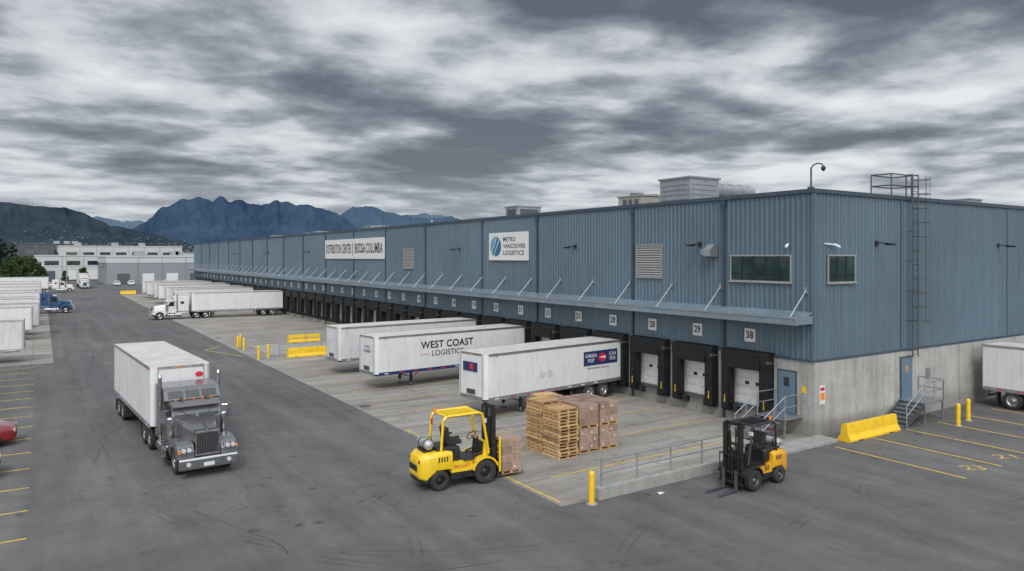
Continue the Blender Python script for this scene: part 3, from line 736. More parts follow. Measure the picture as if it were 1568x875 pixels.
# ------------------------------------------------------------------ tractor
def arch(xc,r_in,x0,x1,ztop,zlow):
    out=[(x1,zlow),(x1-.02,ztop-.35),(x1-.22,ztop-.1),(x1-.55,ztop),(x0+.45,ztop-.02),(x0+.12,ztop-.28),(x0,zlow-.05)]
    inn=[]
    for a in range(170,9,-16):
        inn.append((xc+r_in*math.cos(math.radians(a)),.5+r_in*math.sin(math.radians(a))))
    return out+inn
def tractor(b,P='silver',C='chrome'):
    for y in (-.42,.42): b.box(-7.7,-.3,y-.05,y+.05,.75,.98,'cblk')
    b.prism([(-.22,.36),(-.02,.36),(0,.44),(0,.72),(-.04,.78),(-.22,.78)],-1.08,1.08,C)
    for y in (-.75,.75): b.cyl((0,y,.57),(.02,y,.57),.08,'lens',12)
    b.box(0,.012,-.2,.2,.44,.58,'sign')
    b.box(-1.0,-.25,-.5,.5,.45,.85,'cblk')
    b.box(-.5,-.24,-.46,.46,.82,1.78,C); b.box(-.245,-.225,-.40,.40,.88,1.70,'cblk')
    for i in range(13):
        y=-.37+.74*i/12; b.box(-.226,-.205,y-.008,y+.008,.88,1.70,C)
    b.box(-.23,-.2,-.43,.43,1.68,1.74,C)
    b.body([(-.42,.44,.85,1.76,.16),(-.9,.52,.85,1.85,.2),(-1.5,.65,.85,1.95,.22),(-1.98,.78,.85,2.01,.22)],P,nc=4)
    b.box(-1.9,-.35,-.012,.012,1.77,1.92,C)
    for sg in (-1,1):
        y0,y1=sorted((sg*.50,sg*1.10)); b.prism(arch(-1.12,.58,-1.98,-.2,1.34,.78),y0,y1,P)
        y0,y1=sorted((sg*.62,sg*1.02)); b.prism([(-.2,.98),(-.06,1.0),(-.06,1.24),(-.3,1.29)],y0,y1,C)
        for yy in (.72,.92): b.cyl((-.06,sg*yy,1.12),(-.03,sg*yy,1.12),.085,'lens',12)
        b.box(-.2,-.08,sg*1.06-.04,sg*1.06+.04,1.0,1.12,'orange')
        b.cyl((-2.1,sg*.93,.62),(-3.85,sg*.93,.62),.31,C,22)
        for x in (-2.3,-2.95,-3.6): b.cyl((x,sg*.93,.62),(x-.06,sg*.93,.62),.318,'cblk',22)
        y0,y1=sorted((sg*.95,sg*1.28)); b.box(-3.1,-2.2,y0,y1,.86,.90,C); b.box(-3.1,-2.2,y0,y1,.40,.44,C)
        b.cyl((-1.98,sg*1.04,1.2),(-1.98,sg*1.04,1.95),.15,C,20); b.lathe((-1.98,sg*1.04,1.95),(0,0,1),[(.15,0),(.16,.02),(.16,.08),(.1,.15),(.01,.16)],C,20)
        b.cyl((-3.28,sg*1.17,.9),(-3.28,sg*1.17,3.5),.07,C,14); b.cyl((-3.28,sg*1.17,1.35),(-3.28,sg*1.17,2.45),.105,C,14); b.cyl((-3.28,sg*1.17,3.5),(-3.36,sg*1.17,3.62),.07,C,14)
        b.box(-2.02,-1.95,sg*1.30-.09,sg*1.30+.09,1.85,2.4,C); b.box(-2.025,-2.02,sg*1.30-.07,sg*1.30+.07,1.88,2.37,'glass')
        for z in (1.9,2.35): b.cyl((-2.15,sg*.95,z),(-2.0,sg*1.28,z),.018,C,6)
        s0=sg*.955; y0,y1=sorted((s0,s0+sg*.012)); yy=y1 if sg>0 else y0
        b.add([(-2.16,yy,1.80),(-2.95,yy,1.80),(-2.95,yy,2.42),(-2.42,yy,2.42)],[(0,1,2,3)],'glass')
        b.box(-3.06,-3.045,y0,y1,.92,2.5,'cblk'); b.box(-2.1,-2.085,y0,y1,.92,1.9,'cblk'); b.box(-2.95,-2.8,y0,y1,1.55,1.6,C)
        y0,y1=sorted((sg*1.1,sg*1.112))
        b.box(-4.75,-3.2,y0,y1,1.0,1.14,C); b.box(-4.2,-3.75,y0,y1,2.1,2.45,'glass')
        b.wheel((-1.12,sg*.94,.5),.5,.28,C)
        for x in (-5.75,-7.0):
            b.wheel((x,sg*1.06,.5),.5,.26,C); b.wheel((x,sg*.76,.5),.5,.26,'steel',16)
        b.box(-7.72,-7.69,sg*.9-.28,sg*.9+.28,.2,.95,'black'); b.prism([(-5.0,1.02),(-5.3,1.08),(-6.2,1.08),(-6.2,1.05),(-5.3,1.05),(-5.0,.99)],sg*.9-.3,sg*.9+.3,C)
    b.prism([(-1.96,.85),(-1.96,1.95),(-2.28,2.52),(-2.42,2.60),(-3.2,2.62),(-3.2,.85)],-.95,.95,P)
    for sg in (-1,1):
        y0,y1=sorted((sg*.05,sg*.86))
        b.add([(-1.975,y0,1.98),(-1.975,y1,1.98),(-2.262,y1,2.48),(-2.262,y0,2.48)],[(0,1,2,3)],'glass')
        b.cyl((-1.98,sg*.25,2.0),(-2.12,sg*.6,2.28),.01,'cblk',5)
    b.prism([(-2.2,2.5),(-1.95,2.44),(-1.95,2.47),(-2.3,2.6)],-.93,.93,P)
    for y in (-.7,-.35,0,.35,.7): b.cyl((-2.55,y,2.62),(-2.55,y,2.70),.045,'orange',8)
    for y in (-.5,.5): b.cyl((-2.3,y,2.7),(-2.9,y,2.7),.05,C,10)
    b.prism([(-3.2,.85),(-3.2,2.5),(-2.72,2.63),(-2.95,2.98),(-3.2,3.1),(-4.75,3.1),(-4.78,.85)],-1.1,1.1,P)
    for y0,y1 in ((-.95,-.36),(-.28,.28),(.36,.95)):
        b.add([(-2.745,y0,2.70),(-2.745,y1,2.70),(-2.925,y1,2.96),(-2.925,y0,2.96)],[(0,1,2,3)],'glass')
    b.box(-7.6,-5.0,-.4,.4,.98,1.02,'steel'); b.cyl((-6.4,0,1.02),(-6.4,0,1.12),.42,'cblk',16)
    return b
th=math.atan2(-15.6,.85)
trk=empty('semi_truck',(-25.3,9.3,0)); trk.rotation_euler=(0,0,th)
tractor(MB()).obj('tractor',trk,bevel=.012)
b=MB(); trailer(b,10.8,top=3.74,fl=1.15); to=b.obj('trailer',trk,(-4.98,0,0),0,.01)
b=MB(); b.add([(.028,.75+.17*math.cos(a*math.pi/8),3.3+.12*math.sin(a*math.pi/8)) for a in range(16)],[tuple(range(16))],'dred'); b.obj('nose_badge',to)
tractor(MB(),'blue').obj('tractor_truck',None,(-26.6,110.5,0),0,.012)
tractor(MB(),'white').obj('tractor_truck',None,(-18.4,89.1,0),math.pi,.012)
w0=tractor(MB(),'white').obj('tractor_truck',None,(-24,187,0),0,.012)
w1=inst(w0,'tractor_truck',(-21,206,0),-math.pi/2)
place_trailer((-21,226),(-21,212.5),top=3.9)
place_trailer((-43,187),(-29.4,187),top=3.8)
place_trailer((-45,110.5),(-31.6,110.5),top=3.7)

# ------------------------------------------------------------------ forklifts
def forklift(P,G,Mst,Cw):
    b=MB(); yel=P=='flyel'
    b.body([(-1.80,.34,.52,.98,.16),(-1.74,.50,.42,1.14,.2),(-1.55,.60,.36,1.24,.2),(-1.2,.63,.66,1.28,.16),(-.8,.63,.66,1.28,.14),(-.62,.60,.62,1.24,.12)],Cw,nc=4)
    b.body([(-1.72,.47,.28,.62,.1),(-1.45,.54,.24,.62,.1),(-1.40,.54,.24,.62,.1)],'cblk')
    b.box(-1.81,-1.75,-.34,.34,.66,.86,'cblk'); 
    for y in (-.42,.42): b.box(-1.78,-1.72,y-.05,y+.05,.95,1.05,'lred')
    b.box(-.65,.15,-.56,.56,.52,.88,P); b.box(-.62,.95,-.38,.38,.3,.92,'cblk'); b.box(-.66,.16,-.54,.54,.30,.52,'cblk')
    b.box(-.2,.20,-.66,.66,.34,.40,'cblk'); b.box(-.2,.2,-.62,.62,.88,.91,'cblk')
    b.body([(-1.15,.46,1.2,1.40,.08),(-.35,.46,.8,1.38,.08),(-.28,.44,.8,1.34,.08)],'cblk')
    for sg in (-1,1):
        y0,y1=sorted((sg*.36,sg*.70)); outr=[];inn=[]
        for a in range(15,171,15): outr.append((.6+.52*math.cos(math.radians(a)),.42+.52*math.sin(math.radians(a))))
        for a in range(170,14,-15): inn.append((.6+.46*math.cos(math.radians(a)),.42+.46*math.sin(math.radians(a))))
        b.prism(outr+inn,y0,y1,P if yel else 'cblk')
        b.wheel((.6,sg*.56,.41),.41,.27,'cblk' if yel else 'steel',24,.5); b.wheel((-1.08,sg*.55,.34),.34,.22,'cblk' if yel else 'steel',24,.5)
        y0,y1=sorted((sg*.63,sg*.638))
        for i in range(4): b.box(-1.15+.1*i,-1.10+.1*i,y0,y1,.95,1.12,'cblk')
    b.prism([(.62,.9),(.86,.92),(.80,1.38),(.66,1.40)],-.42,.42,'cblk' if not yel else P)
    b.prism([(.56,.92),(.63,.92),(.67,1.38),(.60,1.38)],-.36,.36,'cblk')
    b.body([(-.62,.24,1.38,1.52,.05),(-.12,.24,1.38,1.52,.05)],'black'); b.prism([(-.68,1.42),(-.52,1.42),(-.62,1.98),(-.76,1.96)],-.24,.24,'black')
    for sg in (-1,1): b.box(-.6,-.25,sg*.3-.03,sg*.3+.03,1.62,1.68,'black')
    b.bar((.58,0,1.3),(.38,0,1.55),.035,'cblk')
    c=Vector((.37,0,1.57)); ax=Vector((-.6,0,.8)).normalized(); u=Vector((0,1,0)); w=ax.cross(u)
    ps=[c+(u*math.cos(a*math.pi/8)+w*math.sin(a*math.pi/8))*.18 for a in range(17)]; b.pipe(ps,.018,'cblk',6)
    for y in (-.3,-.24,-.36): b.cyl((.5,y,1.3),(.45,y,1.6),.012,'cblk',6)
    b.cyl((-1.38,-.32,1.50),(-1.38,.32,1.50),.165,'tank',18)
    for sg in (-1,1): b.lathe((-1.38,sg*.32,1.5),(0,sg,0),[(.165,0),(.15,.06),(.09,.11),(.01,.13)],'tank',18)
    b.cyl((-1.38,.42,1.5),(-1.38,.55,1.5),.09,'tank',14)
    for y in (-.2,.2): b.cyl((-1.38,y-.025,1.5),(-1.38,y+.025,1.5),.175,'cblk',18)
    b.box(-1.55,-1.2,-.3,.3,1.26,1.34,'cblk')
    b.pipe([(-1.2,.3,1.5),(-1.05,.3,1.62),(-.95,.3,1.3)],.015,'cblk',6)
    zt=2.42; gw=.075
    for sg in (-1,1):
        y=sg*.5
        b.bar((-1.0,y,1.24),(-.92,y,zt-.1),gw,G); b.bar((-.92,y,zt-.1),(-.8,y,zt),gw,G); b.bar((-.8,y,zt),(.42,y,zt+.02),gw,G)
        b.bar((.42,y,zt+.02),(.56,y,zt-.06),gw,G); b.bar((.56,y,zt-.06),(.80,y,1.0),gw,G)
    for x in (-.82,.44): b.bar((x,-.5,zt),(x,.5,zt),.065,G)
    for i in range(6): y=-.4+.16*i; b.box(-.82,.44,y-.02,y+.02,zt-.02,zt+.03,G)
    b.cyl((-.9,.3,zt+.03),(-.9,.3,zt+.16),.05,'orange',10)
    for sg in (-1,1): b.box(.60,.68,sg*.5-.08,sg*.5+.08,2.08,2.22,'lens'); b.box(-.97,-.93,sg*.45-.05,sg*.45+.05,2.0,2.2,'lred')
    for sg in (-1,1):
        y0,y1=sorted((sg*.30,sg*.42)); b.box(.98,1.12,y0,y1,.12,2.52,Mst); y0,y1=sorted((sg*.24,sg*.30)); b.box(1.0,1.14,y0,y1,.2,2.6,Mst)
        b.cyl((.97,sg*.20,.25),(.97,sg*.20,2.2),.045,'cblk',8); b.cyl((.97,sg*.20,2.2),(.97,sg*.20,2.5),.02,'chrome',8)
        b.box(1.06,1.09,sg*.14-.03,sg*.14+.03,.5,2.4,'cblk')
        b.bar((.3,sg*.35,.95),(1.0,sg*.35,1.1),.05,'cblk')
    for z in (.3,1.15,1.7,2.45): b.box(1.0,1.08,-.42,.42,z,z+.09,Mst)
    b.box(1.02,1.10,-.3,.3,2.5,2.6,Mst); b.cyl((1.1,0,.3),(1.1,0,1.6),.05,'cblk',8)
    for z in (.28,.66): b.box(1.18,1.24,-.52,.52,z,z+.09,'cblk')
    for y in (-.5,-.3,-.1,.1,.3,.5): b.box(1.19,1.22,y-.015,y+.015,.7,1.35,Mst)
    b.box(1.18,1.23,-.52,.52,1.33,1.38,Mst)
    for sg in (-1,1):
        b.box(1.24,1.29,sg*.28-.06,sg*.28+.06,.1,.8,'steel'); b.add([(1.24,sg*.28-.06,.07),(1.24,sg*.28+.06,.07),(2.32,sg*.28+.05,.085),(2.32,sg*.28-.05,.085),(1.24,sg*.28-.06,.12),(1.24,sg*.28+.06,.12),(2.32,sg*.28+.05,.10),(2.32,sg*.28-.05,.10)],[(0,1,2,3),(4,5,6,7),(0,1,5,4),(1,2,6,5),(2,3,7,6),(3,0,4,7)],'steel')
    return b
f1=forklift('flyel','flyel','cblk','flyel'); 
for z in (.3,.5,.7,.9,1.1): f1.box(1.22,1.27,-.5,.5,z,z+.05,'flyel')
for y in (-.5,.5): f1.box(1.19,1.27,y-.04,y+.04,.3,1.5,'flyel')
f1=f1.obj('forklift',None,(-17.3,3.35,0),-.07,.014,1.10)
text('lettering','PRO-LIFT','dred',(-.25,-.565,.70),(1,0,0),(0,0,1),.6,.11,f1,.02)
f2=forklift('catyel','cblk','cblk','catyel').obj('forklift',None,(-8.35,-2.95,0),math.pi+.06,.014,.97)
text('lettering','50','cblk',(-.3,.565,.70),(-1,0,0),(0,0,1),.3,.2,f2,.03)

# ------------------------------------------------------------------ pallets and boxes
def pallet(b,x,y,z,lx=1.0,ly=1.15,rot=0):
    T=b.T; b.T=T@Matrix.Translation((x,y,z))@Matrix.Rotation(rot,4,'Z')
    ks=['wood','wood2','wood','wood3']
    for i in range(3):
        xx=-lx/2+.05+(lx-.1)*i/2; b.box(xx-.045,xx+.045,-ly/2,ly/2,.02,.11,random.choice(ks))
    for i in range(7):
        yy=-ly/2+.05+(ly-.1)*i/6; b.box(-lx/2,lx/2,yy-.05,yy+.05,.11,.132,random.choice(ks))
    for i in range(4):
        yy=-ly/2+.05+(ly-.1)*i/3; b.box(-lx/2,lx/2,yy-.05,yy+.05,0,.02,random.choice(ks))
    b.T=T
for (cx,cy,n) in ((-12.0,4.1,15),(-12.02,5.35,16),(-10.8,6.75,15)):
    b=MB()
    for i in range(n): pallet(b,ru(-.03,.03),ru(-.03,.03),i*.141,1.05,1.15,ru(-.03,.03))
    b.obj('pallet_stack',None,(cx,cy,.006))
def boxload(b,z,lx,ly,nl,hh):
    pallet(b,0,0,z,lx,ly); z+=.133
    for l in range(nl):
        nx,ny=2,3
        if l%2: nx,ny=3,2
        for i in range(nx):
            for j in range(ny):
                x0=-lx/2+lx*i/nx;y0=-ly/2+ly*j/ny; e=.006
                b.box(x0+e+ru(0,.008),x0+lx/nx-e,y0+e+ru(0,.008),y0+ly/ny-e,z+.003,z+hh-.004,random.choice(['card','card','card2']))
                if R()<.25 and j==0: b.box(x0+.1,x0+.20,y0-.002,y0+.004,z+.09,z+.15,'sign')
                if R()<.25 and i==0: b.box(x0-.002,x0+.004,y0+.1,y0+.20,z+.09,z+.15,'sign')
                if j==0: b.box(x0+.01,x0+lx/nx-.01,y0+.001,y0+.005,z+hh*.45,z+hh*.52,'card2')
        z+=hh
    return z
for cx in (-10.62,-9.48):
    for cy in (4.35,5.5):
        b=MB(); z=boxload(b,0,1.05,1.05,3,.31); boxload(b,z+.01,1.05,1.05,3,.30)
        b.obj('cardboard_box_stack',None,(cx,cy,.006),ru(-.03,.03),.006)
b=MB(); boxload(b,0,.86,.9,4,.31); b.obj('cardboard_box_stack',None,(-15.38,3.2,.14),-.07,.006)
b=MB(); b.add([(0,0,.01),(.28,.04,.03),(.3,.2,.012),(.02,.18,.05)],[(0,1,2,3)],'paper'); b.obj('paper_litter',None,(-12.1,-2.0,0))

# ------------------------------------------------------------------ cars
def car(P):
    b=MB()
    b.body([(2.2,.62,.32,.62,.12),(2.12,.78,.26,.74,.14),(1.7,.87,.24,.84,.16),(.9,.90,.22,.94,.16),(0,.91,.22,.96,.16),(-1.2,.91,.22,1.0,.16),(-1.9,.86,.26,1.0,.16),(-2.2,.74,.34,.92,.14)],P,nc=4)
    b.body([(1.05,.70,.9,.96,.03),(.35,.70,.9,1.36,.14),(-.1,.68,.9,1.44,.16),(-.9,.68,.9,1.42,.16),(-1.35,.68,.9,1.26,.14),(-1.75,.70,.9,1.0,.04)],'glass',nc=4)
    b.body([(.3,.66,1.36,1.40,.02),(-.1,.66,1.40,1.475,.04),(-.9,.66,1.38,1.455,.04),(-1.2,.64,1.30,1.37,.02)],P)
    for sg in (-1,1):
        for x in (1.38,-1.35): b.wheel((x,sg*.82,.33),.33,.22)
        b.bar((1.0,sg*.71,.96),(.3,sg*.665,1.38),.04,P); b.bar((-.35,sg*.71,.96),(-.35,sg*.665,1.42),.035,P); b.bar((-1.6,sg*.7,1.0),(-1.15,sg*.66,1.36),.06,P)
        b.box(2.02,2.17,sg*.62-.14,sg*.62+.14,.58,.70,'lens'); b.box(-2.19,-2.1,sg*.62-.14,sg*.62+.14,.68,.82,'lred')
        b.box(.62,.78,sg*.98-.09,sg*.98+.09,.94,1.06,P)
    b.box(2.1,2.215,-.4,.4,.38,.52,'cblk'); b.box(-.32,-.3,-.915,.915,.4,.9,'cblk')
    return b
c1=car('red').obj('parked_car',None,(-34.2,19.9,0),.0,.01,1.1)
c2=car('white').obj('parked_car',None,(-34.6,14.1,0),.0,.01,1.1)
for (x,y,a,s) in [(-12,226,.1,c2),(-8,227,.0,c2),(-4,226,.1,c2),(2,228,0,c2),(-30,222,1.5,c2),(-36,232,1.4,c1)]: inst(s,'parked_car',(x,y,0),a+math.pi/2)

# ------------------------------------------------------------------ distant buildings
def shed(name,x0,x1,y0,y1,h,lo,hi,split,win=True):
    b=MB()
    b.box(x0,x1,y0,y1,0,split,lo); b.box(x0-.1,x1+.1,y0-.1,y1+.1,split,h,hi); b.box(x0-.3,x1+.3,y0-.3,y1+.3,h,h+.4,hi)
    b.box(x0+.6,x1-.6,y0+.6,y1-.6,h+.4,h+.45,'roof')
    n=int((x1-x0)/7)
    for i in range(n):
        x=x0+3+i*7
        if win: b.box(x,x+4.6,y0-.16,y0-.05,h*.62,h*.8,'glass')
        b.box(x,x+3.4,y0-.12,y0-.02,0,3.4,'doorwhite' if i%3 else 'fardark')
        b.box(x+5.6,x+5.75,y0-.2,y0-.1,0,h,'fargrey')
    for i in range(int((y1-y0)/8)):
        y=y0+3+i*8; b.box(x0-.16,x0-.05,y,y+5,h*.62,h*.8,'glass')
    for i in range(3): 
        x=ru(x0+4,x1-6); b.box(x,x+3,y0+4,y0+7,h+.4,h+2,'hvac')
    return b.obj(name)
shed('distant_warehouse',-14,70,235,275,8.6,'fargrey','farwhite',6.8,False)
shed('distant_warehouse',-33,40,302,350,9.0,'farwhite','farwhite',5,True)
shed('distant_warehouse',-24,30,385,430,13.8,'fargrey','farwhite',9,True)
shed('distant_warehouse',-42,-10,470,500,16,'fardark','fardark',9,True)
shed('distant_warehouse',-70,-46,300,340,6,'farwhite','fargrey',4,True)
b=MB()
for i in range(210):
    k=ru(-.95,-.40); D=ru(420,1700); X=-30.8+D*(.5476+.8368*k); Y=-20.8+D*(.8368-.5476*k)
    if -45<X<75 and Y<520: continue
    w=ru(12,40);d=ru(10,30);hh=ru(5,10)+(D/160 if R()<.22 else 0); b.box(X,X+w,Y,Y+d,0,hh,random.choice(['farwhite','fargrey','fargrey','fardark','house2'])); b.box(X-.4,X+w+.4,Y-.4,Y+d+.4,hh,hh+.6,'fargrey')
    if R()<.5: b.box(X+1,X+w-1,Y-.1,Y-.02,hh*.5,hh*.7,'fardark')
b.obj('distant_town_buildings')
for (x,y) in ((-25,218),(-44,206),(-6,222)):
    b=MB(); b.cyl((0,0,0),(0,0,9),.11,'galv',8,.07); b.cyl((0,0,8.9),(1.6,0,9.2),.05,'galv',6); b.box(1.4,2.1,-.15,.15,9.12,9.25,'steel'); b.obj('street_lamp',None,(x,y,0))

# ------------------------------------------------------------------ trees
def tree(h,seed,leaf='leaf',n=2600,ls=.24):
    rr=random.Random(seed); b=MB()
    b.cyl((0,0,0),(0,0,h*.45),.035*h,'bark',8,.02*h); b.cyl((0,0,h*.45),(.1,.1,h*.9),.02*h,'bark',6,.006*h)
    cl=[]
    for i in range(22):
        a=rr.uniform(0,6.28); z=rr.uniform(.22,.93)*h; rad=(.30*h)*(1-abs(z/h-.5)*1.1)*rr.uniform(.35,1)
        c=Vector((math.cos(a)*rad,math.sin(a)*rad,z)); cl.append((c,rr.uniform(.09,.16)*h))
        b.cyl((0,0,z*.75),c,.012*h,'bark',5,.004*h)
    for i in range(n):
        c,rad=rr.choice(cl); d=Vector((rr.gauss(0,1),rr.gauss(0,1),rr.gauss(0,.8))); d=d.normalized()*rad*rr.uniform(.5,1.08)
        p=c+d; u=Vector((rr.gauss(0,1),rr.gauss(0,1),rr.gauss(0,1))).normalized(); w=u.cross(Vector((rr.gauss(0,1),rr.gauss(0,1),rr.gauss(0,1)))).normalized()
        s=ls*rr.uniform(.6,1.3); b.add([p-u*s-w*s*.5,p+u*s-w*s*.5,p+u*s+w*s*.5,p-u*s+w*s*.5],[(0,1,2,3)],leaf)
    return b
tr1=tree(9,1).obj('broadleaf_tree',None,(-34,250,0)); tr2=tree(8,2).obj('broadleaf_tree',None,(-39,246,0))
for i,(x,y,s) in enumerate([(-31,262,.7),(-37,256,1.0),(-44,262,.8),(-58,270,.9),(-24,268,.5),(-72,262,1.0),(-52,268,.7),(-80,250,.9),(-18,288,.6),(-64,232,.55)]):
    inst(tr1 if i%2 else tr2,'broadleaf_tree',(x,y,0),i*1.3,scale=s)
b=MB(); rr=random.Random(5)
for i in range(760):
    k=ru(-1.0,-.40); D=ru(330,1500)
    X=-30.8+D*(.5476+.8368*k); Y=-20.8+D*(.8368-.5476*k)
    if -45<X<72 and Y<510: continue
    hh=ru(7,13) if k>-.62 else ru(9,18)
    for j in range(26):
        t=rr.random(); rad=hh*.3*(1-t*.75); a=rr.uniform(0,6.28); q=rad*rr.uniform(.3,1)
        p=Vector((X+math.cos(a)*q,Y+math.sin(a)*q,hh*(.12+.88*t))); s=hh*.13*rr.uniform(.6,1.2)
        u=Vector((rr.gauss(0,1),rr.gauss(0,1),rr.gauss(0,1))).normalized(); w=u.cross(Vector((rr.gauss(0,1),rr.gauss(0,1),1))).normalized()
        b.add([p-u*s,p+w*s,p+u*s,p-w*s],[(0,1,2,3)],'leafd')
    b.cyl((X,Y,0),(X,Y,hh*.6),.25,'bark',4)
b.obj('distant_trees')

# ------------------------------------------------------------------ mountains
def interp(tab,x):
    for (a,u),(c,w) in zip(tab[:-1],tab[1:]):
        if a<=x<=c: return u+(w-u)*(x-a)/(c-a)
    return 0
def ridge(name,tab,D,mat,jag,depth=.28,n=420,rows=22,seed=0):
    b=MB(); k0=tab[0][0];k1=tab[-1][0]; vs=[]
    for i in range(n+1):
        k=k0+(k1-k0)*i/n; e=interp(tab,k)
        e+=(noise.fractal(Vector((k*60,seed,0)),1,2.1,6)*jag)*min(1,e*40)
        for j in range(rows+2):
            t=min(1,j/rows); Dj=D*(1-depth)+D*depth*t if j<=rows else D*1.06
            X=-30.8+Dj*(.5476+.8368*k); Y=-20.8+Dj*(.8368-.5476*k)
            g=1-abs(noise.fractal(Vector((X/D*22+seed,Y/D*22,t*.6)),1,2.0,6))
            z=8.6+e*D*(t**1.15)*(1 if t>.99 else (.66+.34*t)*(.62+.38*g))
            if t<.02: z=-5
            if j>rows: z*=.6
            vs.append((X,Y,z))
    m=rows+2
    b.add(vs,[(i*m+j,(i+1)*m+j,(i+1)*m+j+1,i*m+j+1) for i in range(n) for j in range(m-1)],mat,True)
    return b.obj(name)
main=[(-.62,.002),(-.58,.02),(-.535,.038),(-.517,.046),(-.499,.058),(-.4855,.069),(-.467,.078),(-.449,.080),(-.440,.0845),(-.429,.082),(-.417,.078),(-.404,.0845),(-.393,.079),(-.378,.080),(-.363,.0736),(-.349,.072),(-.326,.079),(-.313,.0755),(-.299,.072),(-.287,.0745),(-.272,.069),(-.254,.0655),(-.238,.058),(-.217,.04),(-.185,.002)]
sec=[(-.30,.02),(-.27,.04),(-.24,.058),(-.222,.069),(-.2036,.072),(-.181,.0655),(-.158,.06),(-.14,.056),(-.117,.0536),(-.1036,.0536),(-.0855,.057),(-.072,.053),(-.02,.03),(.05,.02),(.12,.002)]
far=[(-.90,.05),(-.75,.06),(-.64,.05),(-.595,.0535),(-.576,.057),(-.558,.053),(-.54,.049),(-.52,.0515),(-.50,.047),(-.44,.05),(-.3,.05),(-.17,.055),(-.12,.06),(-.09,.058),(-.05,.045),(.05,.03),(.2,.001)]
hill=[(-1.3,.05),(-1.0,.075),(-.80,.085),(-.7127,.0764),(-.6945,.0755),(-.676,.072),(-.658,.071),(-.64,.07),(-.622,.069),(-.6036,.0645),(-.581,.0536),(-.558,.0445),(-.531,.039),(-.5036,.033),(-.476,.0255),(-.4536,.02),(-.41,.0)]
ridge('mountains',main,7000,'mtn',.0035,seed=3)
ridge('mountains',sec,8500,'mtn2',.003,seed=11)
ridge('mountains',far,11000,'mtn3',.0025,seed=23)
hl=ridge('forested_hill',hill,4600,'hill',.0022,seed=31)
b=MB(); me=hl.data; vv=[v.co for v in me.vertices]; rr=random.Random(9)
for i in range(3600):
    p=rr.choice(vv)
    if p.z<12 or p.z>rr.uniform(40,190): continue
    x,y=p.x+rr.uniform(-12,12),p.y+rr.uniform(-15,5); w=rr.uniform(5,10); b.box(x,x+w,y,y+8,p.z-12,p.z+rr.uniform(0,4),rr.choice(['house','house','house2']))
b.obj('hillside_houses')

# ------------------------------------------------------------------ sky, sun
wd=bpy.data.worlds.new('World'); scene.world=wd; wd.use_nodes=True; nt=wd.node_tree; nt.nodes.clear()
out=N(nt,'ShaderNodeOutputWorld'); mx=N(nt,'ShaderNodeMixShader'); bg1=N(nt,'ShaderNodeBackground'); bg2=N(nt,'ShaderNodeBackground')
sky=N(nt,'ShaderNodeTexSky',sky_type='NISHITA'); sky.sun_disc=False; sky.sun_elevation=math.radians(48); sky.sun_rotation=math.radians(217)
nt.links.new(sky.outputs[0],bg1.inputs[0]); bg1.inputs[1].default_value=.1
tc=N(nt,'ShaderNodeTexCoord'); sx=N(nt,'ShaderNodeSeparateXYZ'); nt.links.new(tc.outputs['Generated'],sx.inputs[0])
zc_=math_n(nt,'MAXIMUM',sx.outputs['Z'],0.0); zd=math_n(nt,'ADD',zc_,.10)
cx=math_n(nt,'DIVIDE',sx.outputs['X'],zd); cyy=math_n(nt,'DIVIDE',sx.outputs['Y'],zd)
cb=N(nt,'ShaderNodeCombineXYZ'); nt.links.new(cx,cb.inputs[0]); nt.links.new(cyy,cb.inputs[1])
mp=N(nt,'ShaderNodeMapping'); mp.inputs['Rotation'].default_value=(0,0,math.radians(20)); nt.links.new(cb.outputs[0],mp.inputs[0])
mp2=N(nt,'ShaderNodeMapping'); mp2.inputs['Scale'].default_value=(.95,1,1); mp2.inputs['Location'].default_value=(2.3,8.4,0); nt.links.new(mp.outputs[0],mp2.inputs[0])
P=mp2.outputs[0]
n1=noise_n(nt,P,1.15,2,.5,.25); n2=noise_n(nt,P,3.3,6,.56,.15); n3=noise_n(nt,P,.50,1,.5)
s=math_n(nt,'ADD',math_n(nt,'MULTIPLY',n1,.46),math_n(nt,'MULTIPLY',n2,.30))
s=math_n(nt,'ADD',s,math_n(nt,'MULTIPLY',n3,.34))
s=math_n(nt,'SUBTRACT',s,math_n(nt,'MULTIPLY',zc_,.22))
cc=ramp(nt,s,[(.42,(.115,.133,.163,1)),(.475,(.205,.23,.27,1)),(.52,(.36,.39,.435,1)),(.56,(.57,.60,.64,1)),(.64,(.82,.84,.865,1))])
hz=ramp(nt,sx.outputs['Z'],[(0.0,.75),(.05,.40),(.12,.08),(.3,0)])
cc=mixc(nt,hz,cc,(.56,.60,.65,1))
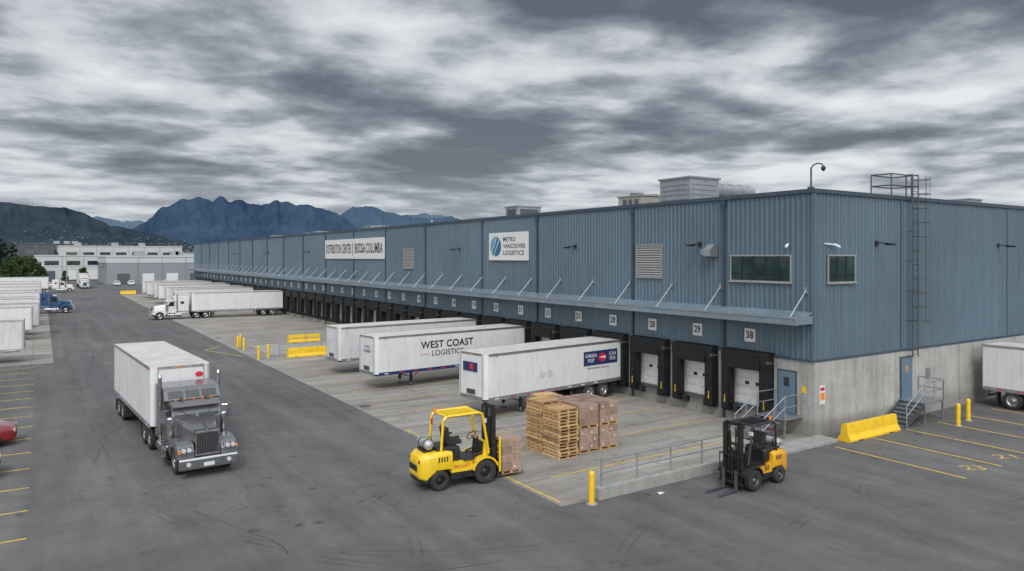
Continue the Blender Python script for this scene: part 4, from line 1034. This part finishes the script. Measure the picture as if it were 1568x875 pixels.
dt=N(nt,'ShaderNodeVectorMath',operation='DOT_PRODUCT'); dt.inputs[1].default_value=(-.40,-.535,.743); nt.links.new(tc.outputs['Generated'],dt.inputs[0])
glow=math_n(nt,'POWER',math_n(nt,'MAXIMUM',dt.outputs['Value'],0),1.5)  # bright lobe added behind the camera to light the walls
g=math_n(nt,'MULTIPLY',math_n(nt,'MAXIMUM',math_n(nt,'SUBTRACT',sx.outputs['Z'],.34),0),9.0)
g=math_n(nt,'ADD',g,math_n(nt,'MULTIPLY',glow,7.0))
# gain added out of view: brighter, more neutral sky overhead and sunward
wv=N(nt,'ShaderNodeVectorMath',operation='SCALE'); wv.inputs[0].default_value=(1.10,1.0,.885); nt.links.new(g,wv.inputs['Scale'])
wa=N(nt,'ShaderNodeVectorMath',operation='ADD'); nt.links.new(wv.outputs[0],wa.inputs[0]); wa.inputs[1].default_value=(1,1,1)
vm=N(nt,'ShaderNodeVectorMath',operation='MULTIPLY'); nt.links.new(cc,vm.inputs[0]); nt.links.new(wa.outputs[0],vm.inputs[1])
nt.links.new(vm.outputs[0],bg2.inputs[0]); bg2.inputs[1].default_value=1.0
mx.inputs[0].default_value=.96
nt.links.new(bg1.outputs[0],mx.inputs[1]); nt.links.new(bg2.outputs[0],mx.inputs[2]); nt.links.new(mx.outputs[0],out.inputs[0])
sl=bpy.data.lights.new('sun','SUN'); sl.energy=1.5; sl.angle=math.radians(14); sl.color=(1,.96,.9)
so=bpy.data.objects.new('sun',sl); col.objects.link(so); so.rotation_euler=(math.radians(42),0,math.radians(-37)); so.location=(-60,-60,60)

# ------------------------------------------------------------------ camera
cam=bpy.data.cameras.new('camera'); co=bpy.data.objects.new('camera',cam); col.objects.link(co)
co.location=(-30.8,-20.8,8.6); co.rotation_euler=(math.radians(90),0,math.radians(-33.2))
cam.sensor_width=36; cam.lens=25.26; cam.shift_y=-.0277; cam.clip_end=40000; cam.clip_start=.1
scene.camera=co
scene.view_settings.view_transform='Standard'; scene.view_settings.look='None'; scene.view_settings.exposure=0
